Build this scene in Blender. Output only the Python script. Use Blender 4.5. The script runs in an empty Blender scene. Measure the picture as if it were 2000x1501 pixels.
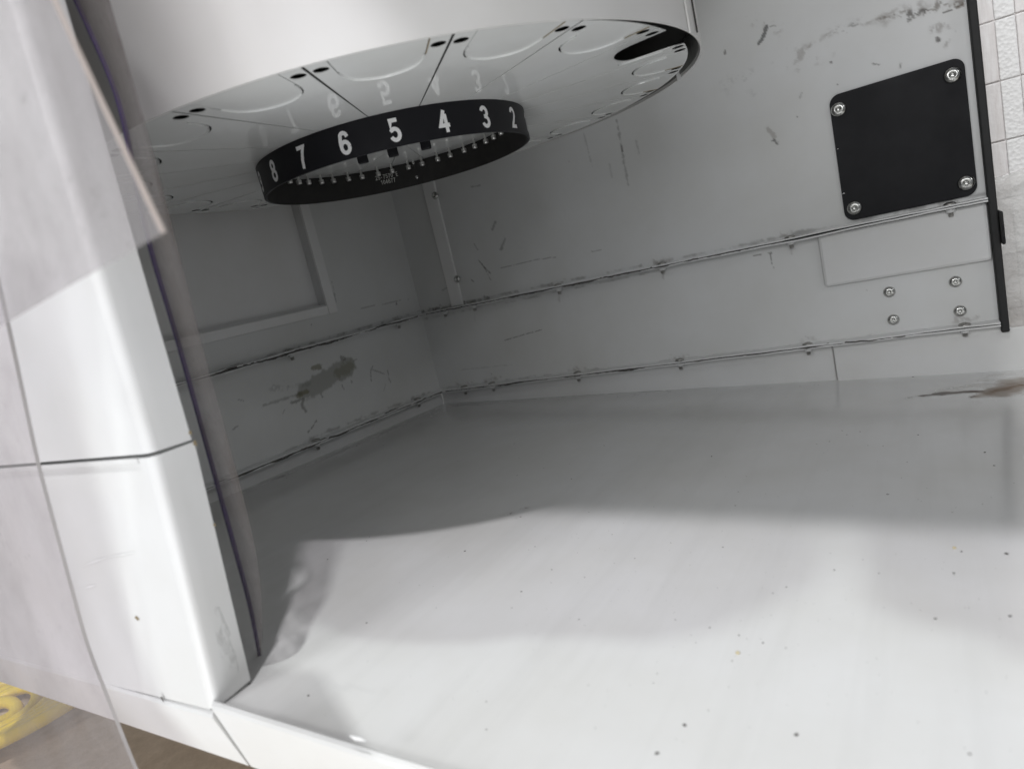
import bpy, bmesh, math, random
import numpy as np
from mathutils import Vector, Matrix
from mathutils.geometry import tessellate_polygon

scene = bpy.context.scene
COL = scene.collection
rng = np.random.RandomState(7)
random.seed(7)

# ------------------------------------------------------------------ camera, world, lamps, exposure
FPX = 1302.0
CX, CY = 1000.0, 750.5


def _unit(v):
    return v / np.linalg.norm(v)


_Y = _unit(np.array([-1024. - CX, 993. - CY, FPX]))       # along the long back wall, away from the viewer
_X = np.array([1789. - CX, 340. - CY, FPX])               # along the side wall
_X = _unit(_X - _Y * (_X @ _Y))
_Z = np.cross(_X, _Y)
if _Z[1] > 0:
    _Z = -_Z
RW = np.array([_X, _Y, _Z])                                # camera axes -> world axes

cam = bpy.data.cameras.new('camera')
cam.sensor_width = 36.0
cam.lens = 36.0 * FPX / 2000.0
cam.clip_start = 0.01
cam.clip_end = 100
cam.dof.use_dof = True
cam.dof.focus_distance = 0.80
cam.dof.aperture_fstop = 7.5
camo = bpy.data.objects.new('camera', cam)
COL.objects.link(camo)
m = np.eye(4)
m[:3, 0] = RW @ np.array([1, 0, 0])
m[:3, 1] = RW @ np.array([0, -1, 0])
m[:3, 2] = RW @ np.array([0, 0, -1])
camo.matrix_world = Matrix(m.tolist())
scene.camera = camo

world = bpy.data.worlds.new('World')
scene.world = world
world.use_nodes = True
bg = world.node_tree.nodes['Background']
bg.inputs[0].default_value = (0.93, 0.96, 1.0, 1)
bg.inputs[1].default_value = 0.18


def area(name, loc, size, energy, target, color=(0.98, 0.99, 1.0), size_y=None):
    l = bpy.data.lights.new(name, 'AREA')
    l.shape = 'RECTANGLE'
    l.size = size
    l.size_y = size_y or size
    l.energy = energy
    l.color = color
    o = bpy.data.objects.new(name, l)
    COL.objects.link(o)
    o.location = loc
    d = Vector(target) - Vector(loc)
    o.rotation_euler = d.to_track_quat('-Z', 'Y').to_euler()
    return o


# ceiling fittings of the room, above and in front of the opening and beyond the open right side, plus two added fills
area('ceiling_lamp', (-0.198, -0.055, 1.75), 0.05, 24, (0.35, 0.35, -0.2), size_y=0.05)
area('ceiling_lamp', (-0.137, -0.02, 1.75), 0.05, 4, (0.35, 0.35, -0.2), size_y=0.10)
area('ceiling_lamp', (-1.5, 0.90, 0.95), 0.5, 11, (0.5, 0.2, 0), size_y=0.3)
area('front_fill_light', (-2.5, -0.40, 0.90), 2.2, 21, (0.4, 0.1, 0), size_y=1.1)  # added fill lamp, lifts the post front and the drum side
area('floor_bounce_fill', (-0.42, 0.2, -0.72), 0.5, 8, (0.2, 0.3, 0.3), size_y=0.9)  # added lamp from below, lifts the drum underside like floor bounce
area('ceiling_lamp', (-0.8, -2.9, 1.55), 0.25, 5, (0.9, 0.1, -0.1), size_y=0.25)

scene.view_settings.view_transform = 'Standard'
scene.view_settings.look = 'None'
scene.view_settings.exposure = 0.15
scene.view_settings.gamma = 1.0


# ------------------------------------------------------------------ back projection (where each measured point stands)
def ray(u, v):
    return RW @ np.array([u - CX, v - CY, FPX])


def onX(u, v, a):
    r = ray(u, v)
    return r * a / r[0]


def onY(u, v, b):
    r = ray(u, v)
    return r * b / r[1]


def onZ(u, v, h):
    r = ray(u, v)
    return r * h / r[2]


def floor_z(x, y):
    z = -.224 + .04 * (y - .816) - .032 * (x - 1)
    d = -(x - .643) * .821 - (y - .252) * .571
    return z - .014 * np.maximum(d, 0)


def on_floor(u, v):
    r = ray(u, v)
    k = (-.224 - .04 * .816 + .032) / (r[2] - .04 * r[1] + .032 * r[0])
    for _ in range(6):
        p = r * k
        k *= floor_z(p[0], p[1]) / p[2]
    return r * k


# ------------------------------------------------------------------ materials
def new_mat(name):
    mt = bpy.data.materials.new(name)
    mt.use_nodes = True
    nt = mt.node_tree
    return mt, nt, nt.nodes['Principled BSDF']


def noise_node(nt, scale, detail=3, rough=0.55, vec=None, stretch=None):
    n = nt.nodes.new('ShaderNodeTexNoise')
    n.inputs['Scale'].default_value = scale
    n.inputs['Detail'].default_value = detail
    n.inputs['Roughness'].default_value = rough
    tc = nt.nodes.new('ShaderNodeTexCoord')
    out = tc.outputs['Object']
    if stretch:
        mp = nt.nodes.new('ShaderNodeMapping')
        mp.inputs['Scale'].default_value = stretch
        nt.links.new(out, mp.inputs[0])
        out = mp.outputs[0]
    nt.links.new(out, n.inputs['Vector'])
    return n


def ramp(nt, src, stops):
    r = nt.nodes.new('ShaderNodeValToRGB')
    el = r.color_ramp.elements
    while len(el) < len(stops):
        el.new(0.5)
    for e, (p, c) in zip(el, stops):
        e.position = p
        e.color = (c, c, c, 1) if not hasattr(c, '__len__') else tuple(c) + (1,)
    nt.links.new(src, r.inputs[0])
    return r.outputs[0]


def mixc(nt, fac, a, b):
    mx = nt.nodes.new('ShaderNodeMix')
    mx.data_type = 'RGBA'
    for sock, v in ((mx.inputs[0], fac), (mx.inputs[6], a), (mx.inputs[7], b)):
        if hasattr(v, 'is_linked'):
            nt.links.new(v, sock)
        elif hasattr(v, '__len__'):
            sock.default_value = tuple(v) + (1,) * (4 - len(v))
        else:
            sock.default_value = v
    return mx.outputs[2]


def bump(nt, bs, src, strength, dist=0.001):
    b = nt.nodes.new('ShaderNodeBump')
    b.inputs['Strength'].default_value = strength
    b.inputs['Distance'].default_value = dist
    nt.links.new(src, b.inputs['Height'])
    nt.links.new(b.outputs[0], bs.inputs['Normal'])


def paint_mat(name, col, rough=0.35, stain=False, grime=0.10, peel=0.06, wave=0.0):
    """white powder coat: faint orange peel, faint grime, optional painted-on stains from an attribute"""
    mt, nt, bs = new_mat(name)
    n1 = noise_node(nt, 6, 5, 0.6)
    dark = tuple(c * (1 - grime) * t for c, t in zip(col, (1.0, 0.99, 0.96)))
    c = mixc(nt, ramp(nt, n1.outputs['Fac'], [(0.35, 0), (0.75, 1)]), col, dark)
    if stain:
        at = nt.nodes.new('ShaderNodeAttribute')
        at.attribute_name = 'stain'
        c = mixc(nt, at.outputs['Alpha'], c, at.outputs['Color'])
    nt.links.new(c, bs.inputs['Base Color'])
    n3 = noise_node(nt, 14, 4, 0.6)
    mr = nt.nodes.new('ShaderNodeMapRange')
    mr.inputs[1].default_value = 0.3
    mr.inputs[2].default_value = 0.7
    mr.inputs[3].default_value = rough * 0.85
    mr.inputs[4].default_value = rough * 1.2
    nt.links.new(n3.outputs['Fac'], mr.inputs[0])
    rgh = mr.outputs[0]
    if stain:
        mm_ = nt.nodes.new('ShaderNodeMix')
        mm_.data_type = 'FLOAT'
        nt.links.new(at.outputs['Alpha'], mm_.inputs[0])
        nt.links.new(rgh, mm_.inputs[2])
        mm_.inputs[3].default_value = 0.85
        rgh = mm_.outputs[0]
        ms_ = nt.nodes.new('ShaderNodeMix')
        ms_.data_type = 'FLOAT'
        nt.links.new(at.outputs['Alpha'], ms_.inputs[0])
        ms_.inputs[2].default_value = 0.5
        ms_.inputs[3].default_value = 0.05
        nt.links.new(ms_.outputs[0], bs.inputs['Specular IOR Level'])
    nt.links.new(rgh, bs.inputs['Roughness'])
    if wave:
        n5 = noise_node(nt, 5, 2, 0.5)
        bump(nt, bs, n5.outputs['Fac'], peel, 0.0006 * wave)
    return mt


def plain_mat(name, col, rough=0.5, metal=0.0, nscale=30, var=0.15, bmp=0.0, spec=0.5):
    mt, nt, bs = new_mat(name)
    n = noise_node(nt, nscale, 4, 0.6)
    c = mixc(nt, n.outputs['Fac'], tuple(x * (1 - var) for x in col), tuple(min(1, x * (1 + var)) for x in col))
    nt.links.new(c, bs.inputs['Base Color'])
    bs.inputs['Roughness'].default_value = rough
    bs.inputs['Metallic'].default_value = metal
    bs.inputs['Specular IOR Level'].default_value = spec
    if bmp:
        bump(nt, bs, n.outputs['Fac'], bmp, 0.001)
    return mt


M = {}
M['wall'] = paint_mat('wall_paint', (0.73, 0.738, 0.735), 0.36, stain=True)
M['floor'] = paint_mat('floor_paint', (0.72, 0.722, 0.72), 0.15, stain=True, grime=0.10, wave=14.0)
_nt = M['floor'].node_tree
_bs = _nt.nodes['Principled BSDF']
_tc = _nt.nodes.new('ShaderNodeTexCoord')
_mp = _nt.nodes.new('ShaderNodeMapping')
_mp.inputs['Rotation'].default_value = (0, 0, math.radians(38))
_mp.inputs['Scale'].default_value = (1.2, 16, 1)
_nt.links.new(_tc.outputs['Object'], _mp.inputs[0])
_n1 = _nt.nodes.new('ShaderNodeTexNoise')
_n1.inputs['Scale'].default_value = 2.2
_n1.inputs['Detail'].default_value = 7
_n1.inputs['Roughness'].default_value = 0.62
_nt.links.new(_mp.outputs[0], _n1.inputs['Vector'])
_old = _bs.inputs['Roughness'].links[0].from_socket
_ad = _nt.nodes.new('ShaderNodeMath')
_ad.operation = 'MULTIPLY'
_nt.links.new(_old, _ad.inputs[0])
_nt.links.new(ramp(_nt, _n1.outputs['Fac'], [(0.35, 0.55), (0.65, 1.0)]), _ad.inputs[1])
_ad2 = _nt.nodes.new('ShaderNodeMath')
_ad2.operation = 'MULTIPLY'
_ad2.inputs[1].default_value = 1.45
_nt.links.new(_ad.outputs[0], _ad2.inputs[0])
_nt.links.new(_ad2.outputs[0], _bs.inputs['Roughness'])
_oc = _bs.inputs['Base Color'].links[0].from_socket
_nt.links.new(mixc(_nt, ramp(_nt, _n1.outputs['Fac'], [(0.48, 0), (0.72, 0.16)]), _oc, (0.45, 0.45, 0.44)), _bs.inputs['Base Color'])
M['white'] = paint_mat('white_paint', (0.72, 0.724, 0.725), 0.45)
M['trim'] = paint_mat('trim_paint', (0.86, 0.86, 0.86), 0.4)
M['shell'] = paint_mat('shell_paint', (0.72, 0.715, 0.705), 0.36, wave=2.0)
M['disc'] = paint_mat('disc_paint', (0.82, 0.835, 0.83), 0.06, grime=0.12)
M['disc'].node_tree.nodes['Principled BSDF'].inputs['Specular IOR Level'].default_value = 0.95
M['panel'] = paint_mat('panel_paint', (0.745, 0.75, 0.75), 0.33)
M['ring'] = plain_mat('ring_black', (0.010, 0.010, 0.0125), 0.45, nscale=60, spec=0.22)
M['ring_in'] = plain_mat('ring_black_dirty', (0.012, 0.011, 0.010), 0.6, nscale=120, var=0.8)
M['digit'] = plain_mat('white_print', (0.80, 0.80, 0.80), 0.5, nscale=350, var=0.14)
M['code'] = plain_mat('pale_print', (0.5, 0.5, 0.47), 0.6, nscale=900, var=0.4)
M['ink'] = plain_mat('ink', (0.015, 0.015, 0.015), 0.7)
M['black'] = plain_mat('black_plate', (0.011, 0.0112, 0.013), 0.5, nscale=90, var=0.25, spec=0.2)
_nt = M['black'].node_tree
_n = noise_node(_nt, 8, 6, 0.7)
_r = ramp(_nt, _n.outputs['Fac'], [(0.3, 0.36), (0.7, 0.6)])
_nt.links.new(_r, _nt.nodes['Principled BSDF'].inputs['Roughness'])
M['rubber'] = plain_mat('black_rubber', (0.012, 0.012, 0.012), 0.65, nscale=150, var=0.3, bmp=0.2)
M['steel'] = plain_mat('steel', (0.55, 0.55, 0.53), 0.22, 1.0, nscale=200)
M['stud'] = plain_mat('bright_stud', (0.60, 0.60, 0.58), 0.30, 0.8, nscale=300)
M['zinc'] = plain_mat('dull_zinc', (0.42, 0.41, 0.39), 0.40, 1.0, nscale=300, var=0.3)
M['dark'] = plain_mat('dark_cavity', (0.045, 0.043, 0.04), 0.8)
M['cavity'] = plain_mat('drum_inside', (0.22, 0.22, 0.21), 0.5)
M['caulk'] = plain_mat('dirty_caulk', (0.09, 0.085, 0.078), 0.7, nscale=140, var=0.7)
M['crumb'] = plain_mat('crumb', (0.06, 0.052, 0.045), 0.8)
M['pale_crumb'] = plain_mat('pale_crumb', (0.6, 0.52, 0.33), 0.5)
M['yellow'] = plain_mat('yellow_hose', (0.90, 0.66, 0.02), 0.35)
M['residue'] = plain_mat('tan_residue', (0.27, 0.22, 0.14), 0.8, nscale=300, var=0.5)

mt, nt, bs = new_mat('brown_ground')
n = noise_node(nt, 60, 8, 0.7)
n2 = noise_node(nt, 6, 3, 0.6)
c = mixc(nt, ramp(nt, n.outputs['Fac'], [(0.3, 0), (0.7, 1)]), (0.42, 0.33, 0.23), (0.74, 0.62, 0.48))
c = mixc(nt, n2.outputs['Fac'], c, (0.55, 0.45, 0.34))
nt.links.new(c, bs.inputs['Base Color'])
bs.inputs['Roughness'].default_value = 0.7
bump(nt, bs, n.outputs['Fac'], 0.4, 0.003)
M['ground'] = mt
M['concrete'] = plain_mat('concrete', (0.42, 0.41, 0.39), 0.6, nscale=12)


def pvc_mat(name, opacity, tint, dirt, patch_scale=9, lo=0.9, hi=1.4):
    mt, nt, bs = new_mat(name)
    n = noise_node(nt, patch_scale, 8, 0.68, stretch=(1, 1, 0.45))
    n2 = noise_node(nt, 70, 3, 0.6)
    n3 = noise_node(nt, 150, 2, 0.5)
    d = ramp(nt, n.outputs['Fac'], [(0.40, 0), (0.74, 1)])
    sp = ramp(nt, n3.outputs['Fac'], [(0.66, 0), (0.74, 0.7)])
    mxm = nt.nodes.new('ShaderNodeMath')
    mxm.operation = 'MAXIMUM'
    nt.links.new(d, mxm.inputs[0])
    nt.links.new(sp, mxm.inputs[1])
    d = mxm.outputs[0]
    c = mixc(nt, d, tint, dirt)
    nt.links.new(c, bs.inputs['Base Color'])
    bs.inputs['Roughness'].default_value = 0.3
    bs.inputs['Specular IOR Level'].default_value = 0.3
    bump(nt, bs, n2.outputs['Fac'], 0.10, 0.002)
    tr = nt.nodes.new('ShaderNodeBsdfTransparent')
    tr.inputs[0].default_value = (0.96, 0.945, 0.955, 1)
    tl = nt.nodes.new('ShaderNodeBsdfTranslucent')
    nt.links.new(c, tl.inputs[0])
    m1 = nt.nodes.new('ShaderNodeMixShader')
    m1.inputs[0].default_value = 0.30
    nt.links.new(bs.outputs[0], m1.inputs[1])
    nt.links.new(tl.outputs[0], m1.inputs[2])
    mr = nt.nodes.new('ShaderNodeMapRange')
    mr.inputs[3].default_value = opacity * lo
    mr.inputs[4].default_value = min(1, opacity * hi)
    nt.links.new(d, mr.inputs[0])
    m2 = nt.nodes.new('ShaderNodeMixShader')
    nt.links.new(mr.outputs[0], m2.inputs[0])
    nt.links.new(tr.outputs[0], m2.inputs[1])
    nt.links.new(m1.outputs[0], m2.inputs[2])
    nt.links.new(m2.outputs[0], nt.nodes['Material Output'].inputs[0])
    return mt


M['pvc'] = pvc_mat('clear_dirty_vinyl', 0.29, (0.56, 0.55, 0.555), (0.33, 0.31, 0.305), 16, .75, 1.7)
M['pvc_in'] = pvc_mat('clear_grimy_vinyl', 0.24, (0.30, 0.285, 0.275), (0.13, 0.112, 0.10), 34, .45, 2.5)
M['pvc_long'] = pvc_mat('hazy_vinyl', 0.18, (0.66, 0.64, 0.645), (0.32, 0.295, 0.29), 14, .7, 1.9)
M['pvc_shade'] = pvc_mat('shade_vinyl', 0.11, (0.6, 0.585, 0.59), (0.3, 0.28, 0.27), 6)
M['pvc_edge'] = plain_mat('vinyl_cut_edge', (0.075, 0.05, 0.16), 0.35)
M['pvc_mid'] = plain_mat('vinyl_grey_edge', (0.42, 0.40, 0.40), 0.35)
M['pvc_rim'] = plain_mat('vinyl_pale_edge', (0.62, 0.54, 0.50), 0.35)

mt, nt, bs = new_mat('whitewashed_board')
n = noise_node(nt, 30, 6, 0.6, stretch=(1, 4.0, 0.5))
n2 = noise_node(nt, 160, 3, 0.6)
c = mixc(nt, ramp(nt, n.outputs['Fac'], [(0.35, 0), (0.7, 1)]), (0.90, 0.875, 0.865), (0.70, 0.655, 0.635))
nt.links.new(c, bs.inputs['Base Color'])
bs.inputs['Roughness'].default_value = 0.45
bump(nt, bs, n2.outputs['Fac'], 0.3, 0.002)
M['board'] = mt
mt, nt, bs = new_mat('embossed_white_strip')
v = nt.nodes.new('ShaderNodeTexVoronoi')
v.inputs['Scale'].default_value = 220
tc = nt.nodes.new('ShaderNodeTexCoord')
nt.links.new(tc.outputs['Object'], v.inputs['Vector'])
bs.inputs['Base Color'].default_value = (0.88, 0.87, 0.86, 1)
bs.inputs['Roughness'].default_value = 0.4
bump(nt, bs, v.outputs['Distance'], 0.45, 0.002)
M['emboss'] = mt
mt, nt, bs = new_mat('clear_film')
n = noise_node(nt, 25, 5, 0.6)
bs.inputs['Base Color'].default_value = (0.85, 0.84, 0.82, 1)
bs.inputs['Roughness'].default_value = 0.12
bump(nt, bs, n.outputs['Fac'], 0.8, 0.01)
tr = nt.nodes.new('ShaderNodeBsdfTransparent')
mx = nt.nodes.new('ShaderNodeMixShader')
mx.inputs[0].default_value = 0.38
nt.links.new(tr.outputs[0], mx.inputs[1])
nt.links.new(bs.outputs[0], mx.inputs[2])
nt.links.new(mx.outputs[0], nt.nodes['Material Output'].inputs[0])
M['film'] = mt


# ------------------------------------------------------------------ object helpers
def thing(name, loc=(0, 0, 0), label=None, cat=None, group=None):
    o = bpy.data.objects.new(name, None)
    o.empty_display_size = 0.05
    COL.objects.link(o)
    o.location = loc
    tag(o, label, cat, group, 'thing')
    return o


def tag(o, label=None, cat=None, group=None, kind=None):
    if label:
        o['label'] = label
    if cat:
        o['category'] = cat
    if group:
        o['group'] = group
    if kind:
        o['kind'] = kind
    return o


def origin_of(o):
    v = Vector((0, 0, 0))
    while o is not None:
        v = v + o.location
        o = o.parent
    return v


def link_mesh(name, me, mat, parent=None, smooth=False, loc=None):
    o = bpy.data.objects.new(name, me)
    COL.objects.link(o)
    if mat is not None and not me.materials:
        for mm in (mat if isinstance(mat, (list, tuple)) else [mat]):
            me.materials.append(mm)
    if parent is not None:
        o.parent = parent
    if loc is not None:
        o.location = loc
    if smooth:
        me.polygons.foreach_set('use_smooth', [True] * len(me.polygons))
    return o


def obj(name, verts, faces, mat, parent=None, smooth=False, local=False):
    """verts in world metres; stored relative to the parent thing's base"""
    me = bpy.data.meshes.new(name)
    off = Vector((0, 0, 0)) if local or parent is None else origin_of(parent)
    me.from_pydata([tuple(Vector(v) - off) for v in verts], [], faces)
    me.update()
    bm = bmesh.new()
    bm.from_mesh(me)
    bmesh.ops.recalc_face_normals(bm, faces=bm.faces)
    bm.to_mesh(me)
    bm.free()
    return link_mesh(name, me, mat, parent, smooth)


def bev(o, w, seg=2, angle=35):
    md = o.modifiers.new('bevel', 'BEVEL')
    md.width = w
    md.segments = seg
    md.limit_method = 'ANGLE'
    md.angle_limit = math.radians(angle)
    md.harden_normals = False
    return o


def slab(quad, thick, direction):
    """a plate: planar polygon extruded by thick along direction"""
    n = len(quad)
    d = np.array(direction, float) * thick
    v = [np.array(q, float) for q in quad] + [np.array(q, float) + d for q in quad]
    f = [list(range(n)), list(range(2 * n - 1, n - 1, -1))]
    for i in range(n):
        j = (i + 1) % n
        f.append([i, j, n + j, n + i])
    return v, f


def box(x0, x1, y0, y1, z0, z1):
    v = [(x0, y0, z0), (x1, y0, z0), (x1, y1, z0), (x0, y1, z0), (x0, y0, z1), (x1, y0, z1), (x1, y1, z1), (x0, y1, z1)]
    f = [[0, 3, 2, 1], [4, 5, 6, 7], [0, 1, 5, 4], [1, 2, 6, 5], [2, 3, 7, 6], [3, 0, 4, 7]]
    return v, f


def lathe_mesh(name, prof, seg, mat):
    v, f = [], []
    rings = []
    for r, h in prof:
        if r < 1e-7:
            rings.append([len(v)])
            v.append((0, 0, h))
        else:
            rings.append(list(range(len(v), len(v) + seg)))
            v += [(r * math.cos(2 * math.pi * i / seg), r * math.sin(2 * math.pi * i / seg), h) for i in range(seg)]
    for a, b in zip(rings, rings[1:]):
        for i in range(seg):
            j = (i + 1) % seg
            if len(a) == 1 and len(b) == 1:
                continue
            if len(a) == 1:
                f.append([a[0], b[j], b[i]])
            elif len(b) == 1:
                f.append([a[i], a[j], b[0]])
            else:
                f.append([a[i], a[j], b[j], b[i]])
    me = bpy.data.meshes.new(name)
    me.from_pydata(v, [], f)
    bm = bmesh.new()
    bm.from_mesh(me)
    bmesh.ops.recalc_face_normals(bm, faces=bm.faces)
    bm.to_mesh(me)
    bm.free()
    me.materials.append(mat)
    me.polygons.foreach_set('use_smooth', [True] * len(me.polygons))
    return me


def frame_rot(axis, spin=0.0):
    q = Vector(axis).to_track_quat('Z', 'Y')
    return (q.to_matrix() @ Matrix.Rotation(spin, 3, 'Z')).to_euler()


# button head machine screw, head toward +Z, seated at z = 0
def button_mesh(name, R, mat):
    p = [(R * 0.98, -0.0006), (R, 0.0006), (R * 0.95, R * 0.22), (R * 0.82, R * 0.38), (R * 0.62, R * 0.50), (R * 0.46, R * 0.54),
         (R * 0.40, R * 0.52), (R * 0.34, R * 0.14), (R * 0.12, R * 0.10), (0, R * 0.08)]
    return lathe_mesh(name, p, 24, mat)


BTN = button_mesh('button_screw', 0.0072, M['steel'])
WASH = button_mesh('washer_screw', 0.0092, M['steel'])
SMALLBTN = button_mesh('small_screw', 0.0052, M['steel'])
HEAD = lathe_mesh('seam_screw', [(0.0068, 0), (0.0070, 0.0006), (0.0058, 0.0020), (0.0032, 0.0030), (0.0018, 0.0030), (0.0014, 0.0014), (0, 0.0013)], 16, M['zinc'])
NUT = lathe_mesh('nut', [(0.0, 0), (0.0048, 0), (0.0050, -0.0004), (0.0050, -0.0036), (0.0044, -0.0042), (0.0028, -0.0043),
                         (0.0027, -0.0085), (0.0022, -0.0092), (0, -0.0093)], 12, M['zinc'])


NUT.materials.append(M['white'])
NUT.materials[0] = M['white']
NUT.materials[1] = M['zinc']
for _p in NUT.polygons:
    _p.material_index = 1 if _p.center.z < -.0048 else 0


def screw(mesh, name, pos, axis, parent, label=None):
    o = bpy.data.objects.new(name, mesh)
    COL.objects.link(o)
    o.parent = parent
    o.location = Vector(pos) - origin_of(parent)
    o.rotation_euler = frame_rot(axis, random.uniform(0, 6))
    if label:
        o['label'] = label
    return o


# ------------------------------------------------------------------ stained sheet panels
def vnoise(u, v, scale, seed):
    """value noise in metres"""
    r = np.random.RandomState(seed)
    g = r.rand(64, 64)
    out = np.zeros_like(u)
    amp, tot, s = 1.0, 0.0, scale
    for _ in range(4):
        a, b = u / s, v / s
        i, j = np.floor(a).astype(int), np.floor(b).astype(int)
        fa, fb = a - i, b - j
        fa, fb = fa * fa * (3 - 2 * fa), fb * fb * (3 - 2 * fb)
        g00, g10, g01, g11 = g[i % 64, j % 64], g[(i + 1) % 64, j % 64], g[i % 64, (j + 1) % 64], g[(i + 1) % 64, (j + 1) % 64]
        out += amp * ((g00 * (1 - fa) + g10 * fa) * (1 - fb) + (g01 * (1 - fa) + g11 * fa) * fb)
        tot += amp
        amp *= 0.55
        s *= 0.5
    return out / tot


def pdist(u, v, pts):
    d = np.full(u.shape, 1e9)
    if len(pts) == 1:
        return np.hypot(u - pts[0][0], v - pts[0][1])
    for (a, b), (c, e) in zip(pts, pts[1:]):
        du, dv = c - a, e - b
        L = du * du + dv * dv + 1e-12
        t = np.clip(((u - a) * du + (v - b) * dv) / L, 0, 1)
        d = np.minimum(d, np.hypot(u - a - t * du, v - b - t * dv))
    return d


def stain_layer(acc, u, v, pts, width, strength, col, rag=0.8, nscale=0.006, soft=0.5, seed=1, patch=0.0, pscale=0.01):
    d = pdist(u, v, pts) / width + rag * (vnoise(u, v, nscale, seed) - 0.5) * 2
    a = np.clip((1.0 - d) / soft, 0, 1)
    a = a * a * (3 - 2 * a) * strength * .72
    if patch:
        p = vnoise(u, v, pscale, seed + 50)
        a = a * np.clip((p - patch) / 0.12, 0, 1)
    acc_a = acc[..., 3]
    na = a + acc_a * (1 - a)
    w = np.where(na > 1e-6, a / np.maximum(na, 1e-6), 0)[..., None]
    acc[..., :3] = acc[..., :3] * (1 - w) + np.array(col) * w
    acc[..., 3] = na


def grid_panel(name, us, vs, place, mat, parent, layers=(), label=None):
    U, V = np.meshgrid(us, vs, indexing='ij')
    P = place(U, V) - np.array(origin_of(parent))
    nu, nv = U.shape
    me = bpy.data.meshes.new(name)
    idx = np.arange(nu * nv).reshape(nu, nv)
    q = np.stack([idx[:-1, :-1], idx[1:, :-1], idx[1:, 1:], idx[:-1, 1:]], -1).reshape(-1, 4)
    me.vertices.add(nu * nv)
    me.vertices.foreach_set('co', P.reshape(-1).astype(np.float32))
    me.loops.add(q.size)
    me.loops.foreach_set('vertex_index', q.reshape(-1).astype(np.int32))
    me.polygons.add(len(q))
    me.polygons.foreach_set('loop_start', (np.arange(len(q)) * 4).astype(np.int32))
    me.polygons.foreach_set('use_smooth', [True] * len(q))
    me.update(calc_edges=True)
    acc = np.zeros((nu, nv, 4))
    for L in layers:
        stain_layer(acc, U, V, **L)
    at = me.attributes.new('stain', 'FLOAT_COLOR', 'POINT')
    at.data.foreach_set('color', acc.reshape(-1).astype(np.float32))
    o = link_mesh(name, me, mat, parent)
    if label:
        o['label'] = label
    return o


DIRT = (0.050, 0.038, 0.029)
BROWN = (0.105, 0.068, 0.040)
OLIVE = (0.085, 0.080, 0.055)
GREY = (0.14, 0.14, 0.13)


def LX(pts, width, strength, col=DIRT, **k):        # on the back wall: u = y, v = z
    return dict(pts=[tuple(onX(*p, 1.0)[1:]) for p in pts], width=width, strength=strength, col=col, **k)


def LY(pts, width, strength, col=DIRT, **k):        # on the side wall: u = x, v = z
    return dict(pts=[(onY(*p, .816)[0], onY(*p, .816)[2]) for p in pts], width=width, strength=strength, col=col, **k)


def LF(pts, width, strength, col=DIRT, **k):        # on the floor: u = x, v = y
    return dict(pts=[tuple(on_floor(*p)[:2]) for p in pts], width=width, strength=strength, col=col, **k)


ZU, ZL = -.047, -.1975
YR = -.068                                          # right end of the back wall
ROOF = .85
HEADER = .66

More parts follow.
